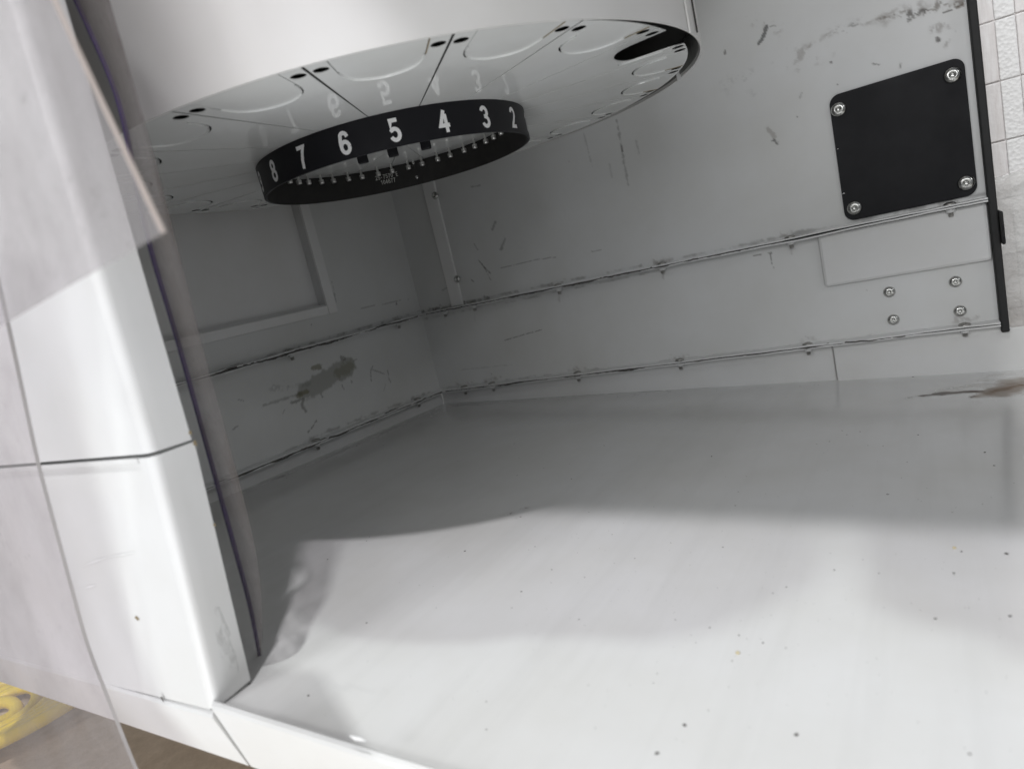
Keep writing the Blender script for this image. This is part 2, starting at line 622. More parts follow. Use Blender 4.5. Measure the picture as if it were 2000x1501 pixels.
# ------------------------------------------------------------------ back wall
back = thing('back_wall', (1.0, .37, -.26), 'long grey sheet metal back wall carrying the black cover plate', 'wall')
step = 0.0016
layers = [
    # dirty trail towards the top right corner
    LX([(1555, 112), (1625, 62), (1760, 24), (1875, 8)], .0095, .45, BROWN, rag=1.0, nscale=.012, soft=1.2, seed=3, patch=.50, pscale=.009),
    LX([(1640, 58), (1675, 48)], .004, .75, DIRT, rag=1.2, nscale=.006, soft=.9, seed=4, patch=.42, pscale=.005),
    LX([(1715, 38), (1770, 24)], .004, .7, BROWN, rag=1.2, nscale=.006, soft=.9, seed=5, patch=.40, pscale=.005),
    LX([(1775, 32), (1812, 22)], .006, .9, DIRT, rag=1.2, nscale=.006, soft=.8, seed=6, patch=.45, pscale=.004),
    LX([(1830, 12), (1878, 4)], .006, .8, BROWN, rag=1.2, nscale=.006, soft=.8, seed=7, patch=.42, pscale=.004),
    LX([(1842, 26), (1858, 20)], .0012, .95, DIRT, rag=.5, nscale=.003, seed=8),
    LX([(1868, 14), (1880, 10)], .0018, .9, BROWN, rag=.7, nscale=.003, seed=9),
    LX([(1827, 58), (1850, 45), (1858, 70), (1845, 90)], .007, .5, BROWN, rag=1.2, nscale=.008, soft=.9, seed=10, patch=.48, pscale=.005),
    LX([(1833, 78)], .0042, .95, (.04, .025, .02), rag=.9, nscale=.004, soft=.7, seed=11),
    LX([(1497, 53), (1492, 66), (1484, 84)], .0030, .95, (.02, .02, .02), rag=.9, nscale=.004, soft=.4, seed=12),
    LX([(1505, 52), (1516, 50)], .001, .6, DIRT, rag=.6, nscale=.003, seed=13),
    LX([(1416, 100), (1416, 107)], .0014, .9, DIRT, rag=.6, nscale=.003, seed=14),
    LX([(1500, 252), (1508, 262), (1514, 268)], .0035, .45, BROWN, rag=1.0, nscale=.005, soft=.9, seed=15),
    LX([(1511, 274), (1517, 280)], .0026, .95, (.03, .026, .02), rag=.8, nscale=.003, soft=.5, seed=16),
    LX([(1205, 236), (1214, 290), (1227, 362)], .0022, .55, (.10, .10, .09), rag=1.3, nscale=.005, soft=.9, seed=17),
    LX([(1214, 286), (1216, 296)], .0016, .9, DIRT, rag=.7, nscale=.003, seed=18),
    LX([(1140, 258), (1156, 325)], .0018, .35, GREY, rag=1.3, nscale=.006, soft=.9, seed=19),
    LX([(1242, 275), (1248, 300)], .0014, .4, GREY, rag=1.1, nscale=.005, soft=.9, seed=20),
    LX([(1190, 320), (1196, 350)], .0018, .3, GREY, rag=1.2, nscale=.006, soft=.9, seed=21),
    LX([(1420, 165), (1450, 150), (1470, 180)], .012, .22, GREY, rag=1.3, nscale=.012, soft=1.0, seed=22, patch=.5, pscale=.006),
    LX([(1540, 120), (1600, 110)], .014, .35, BROWN, rag=1.3, nscale=.014, soft=1.0, seed=23, patch=.55, pscale=.006),
    LX([(1623, 122)], .0016, .9, DIRT, rag=.7, nscale=.003, seed=24),
    LX([(1636, 165)], .0014, .85, DIRT, rag=.7, nscale=.003, seed=25),
    LX([(1705, 125), (1716, 127)], .0013, .8, DIRT, rag=.7, nscale=.003, seed=26),
    LX([(1758, 132), (1760, 124)], .0022, .8, DIRT, rag=.9, nscale=.004, seed=27),
    LX([(1557, 228)], .0015, .9, DIRT, rag=.7, nscale=.003, seed=28),
    LX([(1562, 190), (1566, 182)], .0020, .5, GREY, rag=.9, nscale=.004, seed=29),
    LX([(1112, 316)], .0012, .8, DIRT, rag=.6, nscale=.003, seed=30),
    LX([(1455, 35), (1530, 60)], .010, .3, BROWN, rag=1.3, nscale=.010, soft=1.0, seed=31, patch=.56, pscale=.005),
    # marks beside the bracket strip
    LX([(967, 433), (962, 447)], .0030, .6, (.10, .10, .09), rag=.8, nscale=.005, soft=.7, seed=32),
    LX([(986, 467), (979, 486)], .0032, .65, (.10, .10, .09), rag=.9, nscale=.005, soft=.7, seed=33),
    LX([(926, 476), (933, 488)], .0013, .6, (.09, .09, .08), rag=.6, nscale=.004, seed=34),
    LX([(935, 508), (946, 522), (957, 533)], .0016, .75, DIRT, rag=.9, nscale=.004, soft=.6, seed=35),
    LX([(945, 520), (958, 546)], .0010, .6, DIRT, rag=.7, nscale=.004, seed=36),
    LX([(921, 546), (925, 550)], .0012, .7, DIRT, rag=.6, nscale=.003, seed=37),
    LX([(977, 523), (1000, 519), (1040, 508), (1085, 502)], .0009, .6, DIRT, rag=.8, nscale=.006, seed=38),
    LX([(920, 365), (938, 362)], .0014, .5, GREY, rag=.8, nscale=.004, seed=39),
    LX([(1155, 491), (1174, 488)], .0008, .5, DIRT, rag=.8, nscale=.004, seed=40),
    LX([(863, 567), (880, 558)], .0014, .6, GREY, rag=.9, nscale=.004, seed=41),
    # grime settling along the seam
    LX([(830, 606), (1090, 552), (1540, 460), (1925, 378)], .0030, .6, (.12, .11, .10), rag=1.5, nscale=.014, soft=1.2, seed=42, patch=.40, pscale=.02),
    LX([(825, 608), (960, 580)], .0045, .8, DIRT, rag=1.3, nscale=.008, soft=.9, seed=43, patch=.42, pscale=.006),
]
for i_, (u_, v_) in enumerate(((868, 606), (925, 597), (1090, 561), (1293, 518), (1543, 466), (1855, 402))):
    layers.append(LX([(u_ - 14, v_ - 3), (u_ + 16, v_ - 10)], .0065, .5, BROWN, rag=1.3, nscale=.006, soft=1.1, seed=200 + i_, patch=.40, pscale=.004))
us = np.append(np.arange(YR, .8155, step), .8165)
vs = np.arange(ZU, .27, step)
vs = np.append(vs, [.35, .6, ROOF])
grid_panel('upper_panel', us, vs, lambda U, V: np.stack([np.full_like(U, 1.0), U, V], -1), M['wall'], back, layers)
layers = [
    LX([(1472, 500), (1490, 497)], .0010, .85, DIRT, rag=.5, nscale=.003, seed=50),
    LX([(1499, 495), (1507, 494)], .0012, .8, DIRT, rag=.6, nscale=.003, seed=51),
    LX([(1504, 495), (1511, 526)], .0007, .85, DIRT, rag=.5, nscale=.003, seed=52),
    LX([(1692, 566)], .0012, .9, DIRT, rag=.5, nscale=.003, seed=53),
    LX([(1440, 486), (1500, 472)], .0030, .6, DIRT, rag=1.3, nscale=.005, soft=.9, seed=54, patch=.45, pscale=.004),
    LX([(830, 622), (960, 597), (1290, 528)], .0020, .55, (.12, .11, .10), rag=1.5, nscale=.012, soft=1.2, seed=55, patch=.45, pscale=.02),
    LX([(900, 722), (1000, 712)], .0014, .3, GREY, rag=1.2, nscale=.006, soft=.9, seed=56),
    LX([(960, 730)], .0013, .7, DIRT, rag=.7, nscale=.003, seed=57),
    LX([(865, 758), (1300, 704), (1700, 657)], .0026, .5, (.13, .12, .11), rag=1.4, nscale=.012, soft=1.2, seed=58, patch=.42, pscale=.02),
]
for i_, (u_, v_) in enumerate(((907, 756), (960, 748), (1128, 729), (1328, 705), (1577, 672), (1884, 631))):
    layers.append(LX([(u_ - 14, v_ - 6), (u_ + 16, v_ - 9)], .0060, .42, BROWN, rag=1.3, nscale=.006, soft=1.1, seed=220 + i_, patch=.42, pscale=.004))
for i_, (u_, v_) in enumerate(((868, 612), (925, 603), (1090, 568), (1293, 526), (1543, 474), (1855, 410))):
    layers.append(LX([(u_, v_), (u_ + 3, v_ + 22)], .0022, .30, BROWN, rag=1.2, nscale=.005, soft=1.1, seed=240 + i_))
vs = np.arange(ZL, ZU - .0005, step)
us2 = np.append(np.arange(YR, .8155, step), .8165)
grid_panel('lower_panel', us2, vs, lambda U, V: np.stack([np.full_like(U, 1.0), U, V], -1), M['wall'], back, layers)
# sheet behind the two panels (its edge shows as the wall's thickness)
v, f = box(1.0015, 1.012, YR + .001, .83, ZL, ROOF)
obj('backing_sheet', v, f, M['white'], back)


def wavy_flange(name, p0, p1, depth_dir, depth, z_lo, z_hi, mat, parent, seed, wob=.0006, n=90):
    """a folded flange whose free edge is slightly wavy"""
    r = np.random.RandomState(seed)
    k = np.convolve(r.randn(n + 12), np.ones(7) / 7, 'same')[6:6 + n]
    k2 = np.convolve(r.randn(n + 12), np.ones(9) / 9, 'same')[6:6 + n]
    p0, p1, dd = np.array(p0, float), np.array(p1, float), np.array(depth_dir, float)
    vv, ff = [], []
    for i in range(n):
        t = i / (n - 1)
        b = p0 + (p1 - p0) * t
        e = b + dd * (depth + wob * k2[i])
        dz = wob * 1.6 * k[i]
        for q, zz in ((b, z_lo), (e, z_lo + dz), (e, z_hi + dz), (b, z_hi)):
            vv.append((q[0], q[1], q[2] + zz))
        if i:
            a, c = 4 * (i - 1), 4 * i
            for j in range(4):
                ff.append([a + j, a + (j + 1) % 4, c + (j + 1) % 4, c + j])
    ff += [[0, 1, 2, 3], [4 * n - 4, 4 * n - 3, 4 * n - 2, 4 * n - 1]]
    return obj(name, vv, ff, mat, parent)


FD = .020
for zz, sd, nm in ((ZU, 11, 'upper_flange'), (ZL + .0005, 21, 'lower_flange')):
    wavy_flange(nm, (1.0, YR, zz), (1.0, .7955, zz), (-1, 0, 0), FD, .0006, .0024, M['panel'], back, sd)
    wavy_flange(nm, (1.0, YR, zz), (1.0, .7955, zz), (-1, 0, 0), FD - .0012, -.0028, -.0008, M['panel'], back, sd + 1)
    wavy_flange('caulk_bead', (1.0, YR + .22 if zz > -.1 else YR + .1, zz), (1.0, .79, zz), (-1, 0, 0), FD - .0005, -.0010, .0010, M['caulk'], back, sd + 2, wob=.0014, n=200)


def seam_screws(pxs, zz, which, parent):
    for (u, vv_) in pxs:
        if which == 'x':
            q = onX(u, vv_, .990)
            pos = (.990, q[1], zz)
        else:
            q = onY(u, vv_, .806)
            pos = (q[0], .806, zz(q[0]) if callable(zz) else zz)
        h = screw(HEAD, 'seam_screw', (pos[0], pos[1], pos[2] + .0024), (random.uniform(-.06, .06), random.uniform(-.06, .06), 1), parent)
        nn = bpy.data.objects.new('nut', NUT)
        COL.objects.link(nn)
        nn.parent = h
        nn.location = (0, 0, -.0054)


seam_screws([(868, 606), (925, 597), (1090, 561), (1293, 518), (1543, 466), (1855, 402)], ZU, 'x', back)
seam_screws([(907, 756), (960, 748), (1128, 729), (1328, 705), (1577, 672), (1884, 631)], ZL + .0005, 'x', back)

# narrow bracket strip with two screws, near the corner
a, b, c, d = onX(838, 360, 1), onX(860, 357, 1), onX(907, 594, 1), onX(885, 598, 1)
ya, yb = d[1], c[1]
strip = obj('bracket_strip', *box(.9945, .9998, yb, ya, ZU + .003, .40), M['trim'], back)
bev(strip, .0012)
for (u, vv_) in ((850, 382), (893, 545)):
    q = onX(u, vv_, .9945)
    screw(SMALLBTN, 'screw', q, (-1, 0, 0), strip).scale = (1.25, 1.25, 1.25)

# black cover plate with four washer headed screws
cs = [onX(1618, 186, .997), onX(1881, 113, .997), onX(1912, 378, .997), onX(1651, 434, .997)]
y0, y1 = (cs[1][1] + cs[2][1]) / 2, (cs[0][1] + cs[3][1]) / 2
z0, z1 = (cs[2][2] + cs[3][2]) / 2, (cs[0][2] + cs[1][2]) / 2
R = .012
out = []
for (cy, cz, a0) in ((y1 - R, z1 - R, 0), (y0 + R, z1 - R, 90), (y0 + R, z0 + R, 180), (y1 - R, z0 + R, 270)):
    for i in range(9):
        t = math.radians(a0 + i * 90 / 8)
        out.append((.9996, cy + R * math.cos(t), cz + R * math.sin(t)))
plate = obj('cover_plate', *slab(out, .003, (-1, 0, 0)), M['black'], back)
bev(plate, .0006, 2, 60)
plate['label'] = 'black rounded square cover plate held by four steel screws'
for (u, vv_) in ((1638, 214), (1860, 147), (1887, 357), (1669, 406)):
    screw(WASH, 'screw', onX(u, vv_, .9966), (-1, 0, 0), plate)

for (u, vv_, w_) in ((1636, 291, .0009), (1647, 378, .0016), (1907, 330, .0008)):
    q = onX(u, vv_, .9963)
    obj('paint_chip', *slab([q + np.array([0, w_, -w_ * .4]), q + np.array([0, -w_ * 1.3, -w_ * .2]), q + np.array([0, -w_ * .5, w_ * .6])], .0002, (-1, 0, 0)), M['digit'], plate)
# proud cover panel under the plate and the four bolts below it
q0, q1 = onX(1595, 463, .992), onX(1612, 560, .992)
v, f = box(.992, .9997, YR + .0005, (q0[1] + q1[1]) / 2, q1[2] - .001, ZU - .0032)
cp = obj('cover_panel', v, f, M['panel'], back)
bev(cp, .0048, 2)
for (u, vv_) in ((1737, 570), (1866, 550), (1745, 624), (1875, 607)):
    screw(BTN, 'bolt', onX(u, vv_, .9998), (-1, 0, 0), back)

# black rubber trim down the free edge, with a clamp block
tv, tf = box(.988, 1.030, YR - .0090, YR - .0003, ZL - .012, ROOF)
trim = obj('edge_trim', tv, tf, M['rubber'], back)
bev(trim, .002, 3)
q = onX(1940, 443, .99)
cl = obj('trim_clamp', *box(.979, 1.034, YR - .0128, YR - .0092, q[2] - .022, q[2] + .017), M['rubber'], back)
bev(cl, .002)
obj('clamp_pin', *box(.976, .9788, YR - .0124, YR - .0100, q[2] - .004, q[2] + .002), M['black'], back)
obj('clamp_pin', *box(.976, .9788, YR - .0124, YR - .0100, q[2] - .018, q[2] - .012), M['black'], back)

# faint dot printed code on the lower panel (illegible strokes)
vv, ff = [], []
p0, p1 = onX(986, 664, .9993), onX(1059, 643, .9993)
r = np.random.RandomState(5)
nstroke = 46
for i in range(nstroke):
    if i in (9, 10, 17, 25, 26, 33, 36, 37):
        continue
    t = i / nstroke
    b = p0 + (p1 - p0) * t
    hh = .0022 * r.uniform(.55, 1.0)
    for k in range(2 if r.rand() < .4 else 1):
        z_ = b[2] - .001 + (r.uniform(0, .0024) if k else 0)
        n0 = len(vv)
        w = .0007
        h2 = hh if k == 0 else .0007
        vv += [(.9993, b[1] - w / 2, z_), (.9993, b[1] + w / 2, z_), (.9993 - .00015 * (1 + k), b[1] + w / 2, z_ + h2), (.9993 - .00015 * (1 + k), b[1] - w / 2, z_ + h2)]
        ff.append([n0, n0 + 1, n0 + 2, n0 + 3])
obj('printed_code', vv, ff, M['ink'], back)

# ------------------------------------------------------------------ side wall
side = thing('side_wall', (.6, .816, -.24), 'grey sheet metal side wall with recessed framed panel and a worn olive patch', 'wall')


def zl_side(x):
    return -.199 + .026 * (1 - x)


# frame opening: inner edges
XI, ZI = .770, .0095      # inner right / inner bottom
XO, ZO = .788, -.0055     # outer right / outer bottom
X0 = .20
st = 0.002
layers_up = [
    LY([(705, 602), (735, 596), (800, 583)], .0009, .5, DIRT, rag=.8, nscale=.004, seed=60),
    LY([(774, 592)], .0028, .8, DIRT, rag=1.0, nscale=.004, seed=61),
    LY([(648, 550), (656, 588)], .0016, .6, DIRT, rag=1.3, nscale=.004, seed=62, patch=.45, pscale=.004),
    LY([(820, 607), (690, 645), (420, 728)], .0030, .7, (.10, .09, .08), rag=1.4, nscale=.012, soft=1.2, seed=63, patch=.42, pscale=.015),
    LY([(608, 634)], .0012, .8, DIRT, rag=.7, nscale=.003, seed=64),
]
place_side = lambda U, V: np.stack([U, np.full_like(U, .816), V], -1)
us = np.arange(X0, 1.0, st)
us = np.append(us, 1.0)
grid_panel('upper_panel', us, np.append(np.arange(ZU, ZI, st), ZI), place_side, M['wall'], side, layers_up)
grid_panel('upper_panel', np.append(np.arange(XI, 1.0, st), 1.0), np.append(np.append(ZI, np.arange(ZI + st, .27, st)), [.4, ROOF]), place_side, M['wall'], side,
           layers_up)
# recessed panel and its reveal
rp = obj('recessed_panel', *box(X0, XI + .02, .832, .836, ZI - .02, ROOF), M['trim'], side)
obj('window_reveal', *box(XI, XI + .002, .8165, .8318, ZI + .002, ROOF), M['white'], side)
obj('window_reveal', *box(X0, XI + .002, .8165, .8318, ZI, ZI + .0015), M['white'], side)
fr = obj('window_frame', *box(XI - .001, XO, .8115, .8158, ZO, ROOF), M['trim'], side)
bev(fr, .001)
fr2 = obj('window_frame', *box(X0, XI - .0014, .8117, .8158, ZO, ZI - .001), M['trim'], side)
bev(fr2, .001)
for (u, vv_) in ((615, 553), (624, 593)):
    screw(SMALLBTN, 'screw', onY(u, vv_, .832), (0, -1, 0), rp).scale = (.45, .45, .45)
layers = [
    # the big worn patch
    LY([(598, 762), (632, 742), (668, 722), (682, 714)], .0165, .86, (.30, .30, .27), rag=.35, nscale=.008, soft=.25, seed=70),
    LY([(660, 728), (682, 714)], .0125, .55, (.19, .175, .08), rag=.8, nscale=.006, soft=.5, seed=71),
    LY([(582, 771), (600, 765)], .0050, .85, (.17, .155, .07), rag=.8, nscale=.005, soft=.4, seed=72),
    LY([(515, 792), (550, 780), (590, 768)], .0024, .55, (.11, .105, .085), rag=.9, nscale=.006, soft=.7, seed=73),
    LY([(612, 719), (624, 715)], .0045, .85, (.17, .155, .07), rag=.9, nscale=.005, soft=.4, seed=74),
    LY([(666, 699), (674, 701)], .0042, .7, OLIVE, rag=1.0, nscale=.004, soft=.5, seed=75),
    LY([(535, 760), (600, 748)], .006, .35, (.12, .12, .11), rag=1.5, nscale=.010, soft=1.0, seed=76, patch=.45, pscale=.006),
    LY([(570, 786), (592, 778), (590, 795), (598, 802)], .0028, .7, (.09, .085, .07), rag=.9, nscale=.004, soft=.5, seed=77),
    LY([(668, 752), (672, 760)], .0012, .8, DIRT, rag=.6, nscale=.003, seed=78),
    LY([(627, 769), (630, 775)], .0020, .7, (.09, .085, .07), rag=.6, nscale=.003, seed=79),
    LY([(686, 742), (688, 748)], .0012, .7, DIRT, rag=.6, nscale=.003, seed=80),
    LY([(690, 705), (697, 701)], .0010, .5, DIRT, rag=.6, nscale=.003, seed=81),
    # hooked scratches
    LY([(725, 745), (724, 722), (728, 715)], .0011, .85, DIRT, rag=.6, nscale=.003, seed=82),
    LY([(726, 721), (740, 726), (750, 730)], .0010, .8, DIRT, rag=.6, nscale=.003, seed=83),
    LY([(757, 723), (760, 740), (763, 746)], .0011, .8, DIRT, rag=.7, nscale=.003, seed=84),
    LY([(753, 750), (750, 762)], .0010, .5, DIRT, rag=.8, nscale=.003, seed=85),
    LY([(602, 842), (612, 830), (618, 822)], .0016, .7, DIRT, rag=1.2, nscale=.004, seed=86, patch=.4, pscale=.004),
    LY([(465, 780), (475, 782)], .0010, .6, DIRT, rag=.7, nscale=.003, seed=87),
    LY([(455, 838), (464, 832)], .0012, .6, DIRT, rag=.7, nscale=.003, seed=88),
    LY([(840, 765), (620, 850), (480, 925)], .0035, .6, (.11, .10, .09), rag=1.4, nscale=.012, soft=1.2, seed=89, patch=.42, pscale=.015),
    LY([(552, 808), (556, 800)], .0012, .5, DIRT, rag=.8, nscale=.003, seed=90),
]
usl = np.append(np.arange(X0, 1.0, .0018), 1.0)
tl = np.linspace(0, 1, 90)


def place_low(U, V):
    zlo = zl_side(U)
    return np.stack([U, np.full_like(U, .816), V], -1)


vs = np.arange(-.2005, ZU - .0004, .0018)
grid_panel('lower_panel', usl, vs, place_low, M['wall'], side, layers)
wavy_flange('upper_flange', (X0, .816, ZU), (.979, .816, ZU), (0, -1, 0), FD, .0006, .0024, M['panel'], side, 31)
wavy_flange('upper_flange', (X0, .816, ZU), (.979, .816, ZU), (0, -1, 0), FD - .001, -.0028, -.0008, M['panel'], side, 32)
wavy_flange('caulk_bead', (X0, .816, ZU), (.979, .816, ZU), (0, -1, 0), FD - .0003, -.0012, .0012, M['caulk'], side, 33, wob=.0014, n=200)
za, zb = zl_side(X0) + .002, zl_side(.979) + .002
wavy_flange('lower_flange', (X0, .816, za), (.979, .816, zb), (0, -1, 0), FD, .0006, .0024, M['panel'], side, 41)
wavy_flange('lower_flange', (X0, .816, za), (.979, .816, zb), (0, -1, 0), FD - .001, -.0028, -.0008, M['panel'], side, 42)
wavy_flange('caulk_bead', (X0, .816, za), (.979, .816, zb), (0, -1, 0), FD - .0003, -.0012, .0012, M['caulk'], side, 43, wob=.0014, n=200)
seam_screws([(778, 630), (568, 691)], ZU, 'y', side)
seam_screws([(815, 778), (617, 860)], lambda x: zl_side(x) + .002, 'y', side)

# ------------------------------------------------------------------ tray floor
tray = thing('floor_tray', (.6, .3, -.25), 'glossy white sheet metal tray floor with a rust brown smear at its right edge', 'floor')
layers = [
    LF([(1800, 772), (1830, 769), (1905, 764)], .0085, .97, (.055, .030, .016), rag=.9, nscale=.016, soft=.5, seed=100),
    LF([(1880, 764), (1930, 767), (1990, 752)], .0060, .85, (.11, .065, .035), rag=1.0, nscale=.012, soft=.6, seed=101),
    LF([(1935, 769), (1975, 758), (2040, 745)], .026, .92, (.20, .125, .07), rag=.8, nscale=.03, soft=.7, seed=102),
    LF([(1975, 745), (2040, 735)], .016, .6, (.22, .15, .09), rag=.9, nscale=.03, soft=.8, seed=103),
    LF([(1773, 778), (1783, 775)], .0016, .8, DIRT, rag=.8, nscale=.005, seed=104),
    LF([(1895, 777), (1902, 773)], .0018, .8, DIRT, rag=.8, nscale=.005, seed=105),
    LF([(1905, 785), (1915, 786)], .0018, .7, DIRT, rag=.8, nscale=.005, seed=106),
    LF([(1945, 782), (1955, 782)], .0018, .7, DIRT, rag=.8, nscale=.005, seed=107),
    LF([(1850, 762), (1960, 738), (2030, 728)], .022, .30, (.30, .25, .18), rag=1.3, nscale=.03, soft=1.0, seed=108, patch=.42, pscale=.02),
    LF([(990, 1005), (1000, 1001)], .0016, .9, DIRT, rag=.6, nscale=.004, seed=109),
    LF([(1022, 993), (1031, 991)], .0016, .9, DIRT, rag=.6, nscale=.004, seed=110),
    LF([(1010, 1011), (1019, 1008)], .0016, .9, DIRT, rag=.6, nscale=.004, seed=111),
    LF([(835, 812), (870, 800)], .010, .6, (.06, .055, .045), rag=1.2, nscale=.012, soft=.9, seed=112, patch=.45, pscale=.008),
    LF([(480, 960), (700, 866), (860, 795)], .0042, .65, (.07, .065, .055), rag=1.4, nscale=.014, soft=1.1, seed=113),
    LF([(880, 792), (1130, 773), (1400, 756)], .0042, .6, (.07, .065, .055), rag=1.4, nscale=.014, soft=1.1, seed=114),
    LF([(640, 1338), (700, 1342), (750, 1350)], .003, .12, (.3, .3, .3), rag=.9, nscale=.02, soft=1.0, seed=115),
]
us = np.append(np.arange(.198, 1.0, .003), 1.0)
vs = np.append(np.arange(-.36, .816, .003), .816)
grid_panel('floor_pan', us, vs, lambda U, V: np.stack([U, V, floor_z(U, V)], -1), M['floor'], tray, layers)


def upstand(name, pts, top, thick_dir, th, mat):
    vv, ff = [], []
    for (x, y), zt in zip(pts, top):
        zb_ = float(floor_z(x, y)) - .004
        d = np.array(thick_dir) * th
        for q, z_ in (((x, y), zb_), ((x, y), zt), ((x + d[0], y + d[1]), zt), ((x + d[0], y + d[1]), zb_)):
            vv.append((q[0], q[1], z_))
    n = len(pts)
    for i in range(n - 1):
        a, c = 4 * i, 4 * (i + 1)
        for j in range(4):
            ff.append([a + j, a + (j + 1) % 4, c + (j + 1) % 4, c + j])
    ff += [[0, 1, 2, 3], [4 * n - 4, 4 * n - 3, 4 * n - 2, 4 * n - 1]]
    return bev(obj(name, vv, ff, mat, tray), .0012)


yj = onX(1633, 735, .999)[1]
upstand('back_upstand', [(.9993, yj), (.9993, .815)], [ZL - .003] * 2, (1, 0), .004, M['panel'])
upstand('back_upstand', [(.995, -.36), (.995, YR - .012), (.995, YR + .006), (.995, yj - .002)], [ZL - .0085, ZL - .0085, ZL - .004, ZL - .004], (1, 0), .004, M['panel'])
upstand('side_upstand', [(X0, .8153), (.9985, .8153)], [zl_side(X0) - .0015, zl_side(1) - .003], (0, 1), .004, M['panel'])

# front lip: right piece stands slightly higher than the left piece, notch between them
def lip(name, y0, y1, zt0, zt1, zb0, zb1, x):
    n = 40
    r = np.random.RandomState(int(abs(y0) * 1000) + 3)
    k = np.convolve(r.randn(n + 10), np.ones(6) / 6, 'same')[5:5 + n] * .0004
    vv, ff = [], []
    for i in range(n):
        t = i / (n - 1)
        y = y0 + (y1 - y0) * t
        zt, zb_ = zt0 + (zt1 - zt0) * t + k[i], zb0 + (zb1 - zb0) * t
        prof = [(x + .0135, zb_), (x + .0115, zb_ + .0003), (x, zt - .004), (x + .0006, zt - .0015), (x + .0022, zt), (x + .0042, zt - .0012), (x + .0048, zt - .004), (x + .0155, zb_)]
        vv += [(px, y, pz) for px, pz in prof]
        if i:
            a, c = 8 * (i - 1), 8 * i
            for j in range(8):
                ff.append([a + j, a + (j + 1) % 8, c + (j + 1) % 8, c + j])
    ff += [list(range(8)), list(range(8 * n - 8, 8 * n))]
    return obj(name, vv, ff, M['white'], tray, smooth=False)


l1 = lip('front_lip', .3922, -.36, -.2137, -.240, -.2680, -.2975, .193)
l2 = lip('front_lip', .83, .3938, -.2205, -.2200, -.2655, -.2675, .1925)
# little nick of chipped paint on the left lip
q = onX(318, 1363, .1922)
obj('paint_chip', *slab([q + np.array([0, .0025, .0005]), q + np.array([0, .0003, -.0025]), q + np.array([0, -.0008, -.0012]), q + np.array([0, .0005, .0015])], .0003, (-1, 0, 0)), M['caulk'], tray)
q = onX(700, 1443, .1925)
obj('paint_chip', *slab([q + np.array([0, .006, .0015]), q + np.array([0, .002, -.0005]), q + np.array([0, -.006, .0005]), q + np.array([0, -.002, .002])], .0006, (-1, 0, 0)), M['digit'], tray)

# ------------------------------------------------------------------ cabinet roof, header and far corner panel (close the box)
hd = thing('cabinet_roof', (.6, .37, ROOF), 'white sheet metal roof and header closing the cabinet above the drum', 'roof')
obj('roof_panel', *box(.1965, 1.012, YR, .836, ROOF + .001, ROOF + .006), M['white'], hd)
obj('header_panel', *box(.19, .196, YR, .836, HEADER, ROOF + .30), M['white'], hd)

# ------------------------------------------------------------------ corner post: an upper and a lower folded cover
post = thing('corner_post', (.21, .46, -.215), 'white corner post of two folded covers standing on the front lip, at the left', 'post')


def folded_cover(name, xb, yb, zt_pts, zb_pts, depth, lean, mat):
    """front face along Y, rounded bend, side face going in; zt/zb: z at front far end and at the bend"""
    sec = [(0, .46), (0, .30), (0, .16), (0, .0075), (.0002, .0052), (.0009, .0031), (.0022, .0014), (.0039, .0004), (.0060, 0), (depth * .5, 0), (depth, 0),
           (depth + .001, .001), (depth, .002), (.0060, .002), (.0020, .0075), (.002, .46)]
    vv, ff = [], []
    n = len(sec)
    rows = 14
    for i in range(rows):
        t = i / (rows - 1)
        for (dx, dy) in sec:
            ft = min(dx / depth, 1)
            ze = zb_pts[0] * min(dy / .15, 1) + zb_pts[1] * (1 - min(dy / .15, 1)) + (zb_pts[2] - zb_pts[1]) * ft
            zz = ze + (zt_pts - ze) * t
            s_ = (zz - zb_pts[1])
            vv.append((xb + dx + lean[0] * s_, yb + dy + lean[1] * s_, zz))
    for i in range(rows - 1):
        for j in range(n):
            k = (j + 1) % n
            ff.append([i * n + j, i * n + k, (i + 1) * n + k, (i + 1) * n + j])
    ff += [list(range(n)), list(range((rows - 1) * n, rows * n))]
    o = obj(name, vv, ff, mat, post, smooth=True)
    o.data.polygons[-1].use_smooth = False
    o.data.polygons[-2].use_smooth = False
    o.modifiers.new('edges', 'EDGE_SPLIT').split_angle = math.radians(40)
    return o


folded_cover('lower_cover', .1935, .391, -.0575, (-.2245, -.2185, -.2168), .027, (.035, -.078), M['white'])
folded_cover('upper_cover', .1985, .378, ROOF + .0, (-.0545, -.0550, -.0558), .0262, (.030, .0), M['white'])
obj('lap_bead', *box(.1978, .2005, .392, .80, -.0600, -.0572), M['white'], post)

mt, nt, bs = new_mat('grey_scuff')
n = noise_node(nt, 160, 5, 0.7, stretch=(1, 1, 0.35))
bs.inputs['Base Color'].default_value = (0.33, 0.33, 0.32, 1)
bs.inputs['Roughness'].default_value = 0.7
tr = nt.nodes.new('ShaderNodeBsdfTransparent')
mx = nt.nodes.new('ShaderNodeMixShader')
nt.links.new(ramp(nt, n.outputs['Fac'], [(0.50, 0), (0.75, 0.22)]), mx.inputs[0])
nt.links.new(tr.outputs[0], mx.inputs[1])
nt.links.new(bs.outputs[0], mx.inputs[2])
nt.links.new(mx.outputs[0], nt.nodes['Material Output'].inputs[0])
M['scuff'] = mt


def lower_face_y(z):
    return .391 - .078 * (z + .2185)


def lower_face_x(z):
    return .1935 + .035 * (z + .2185)


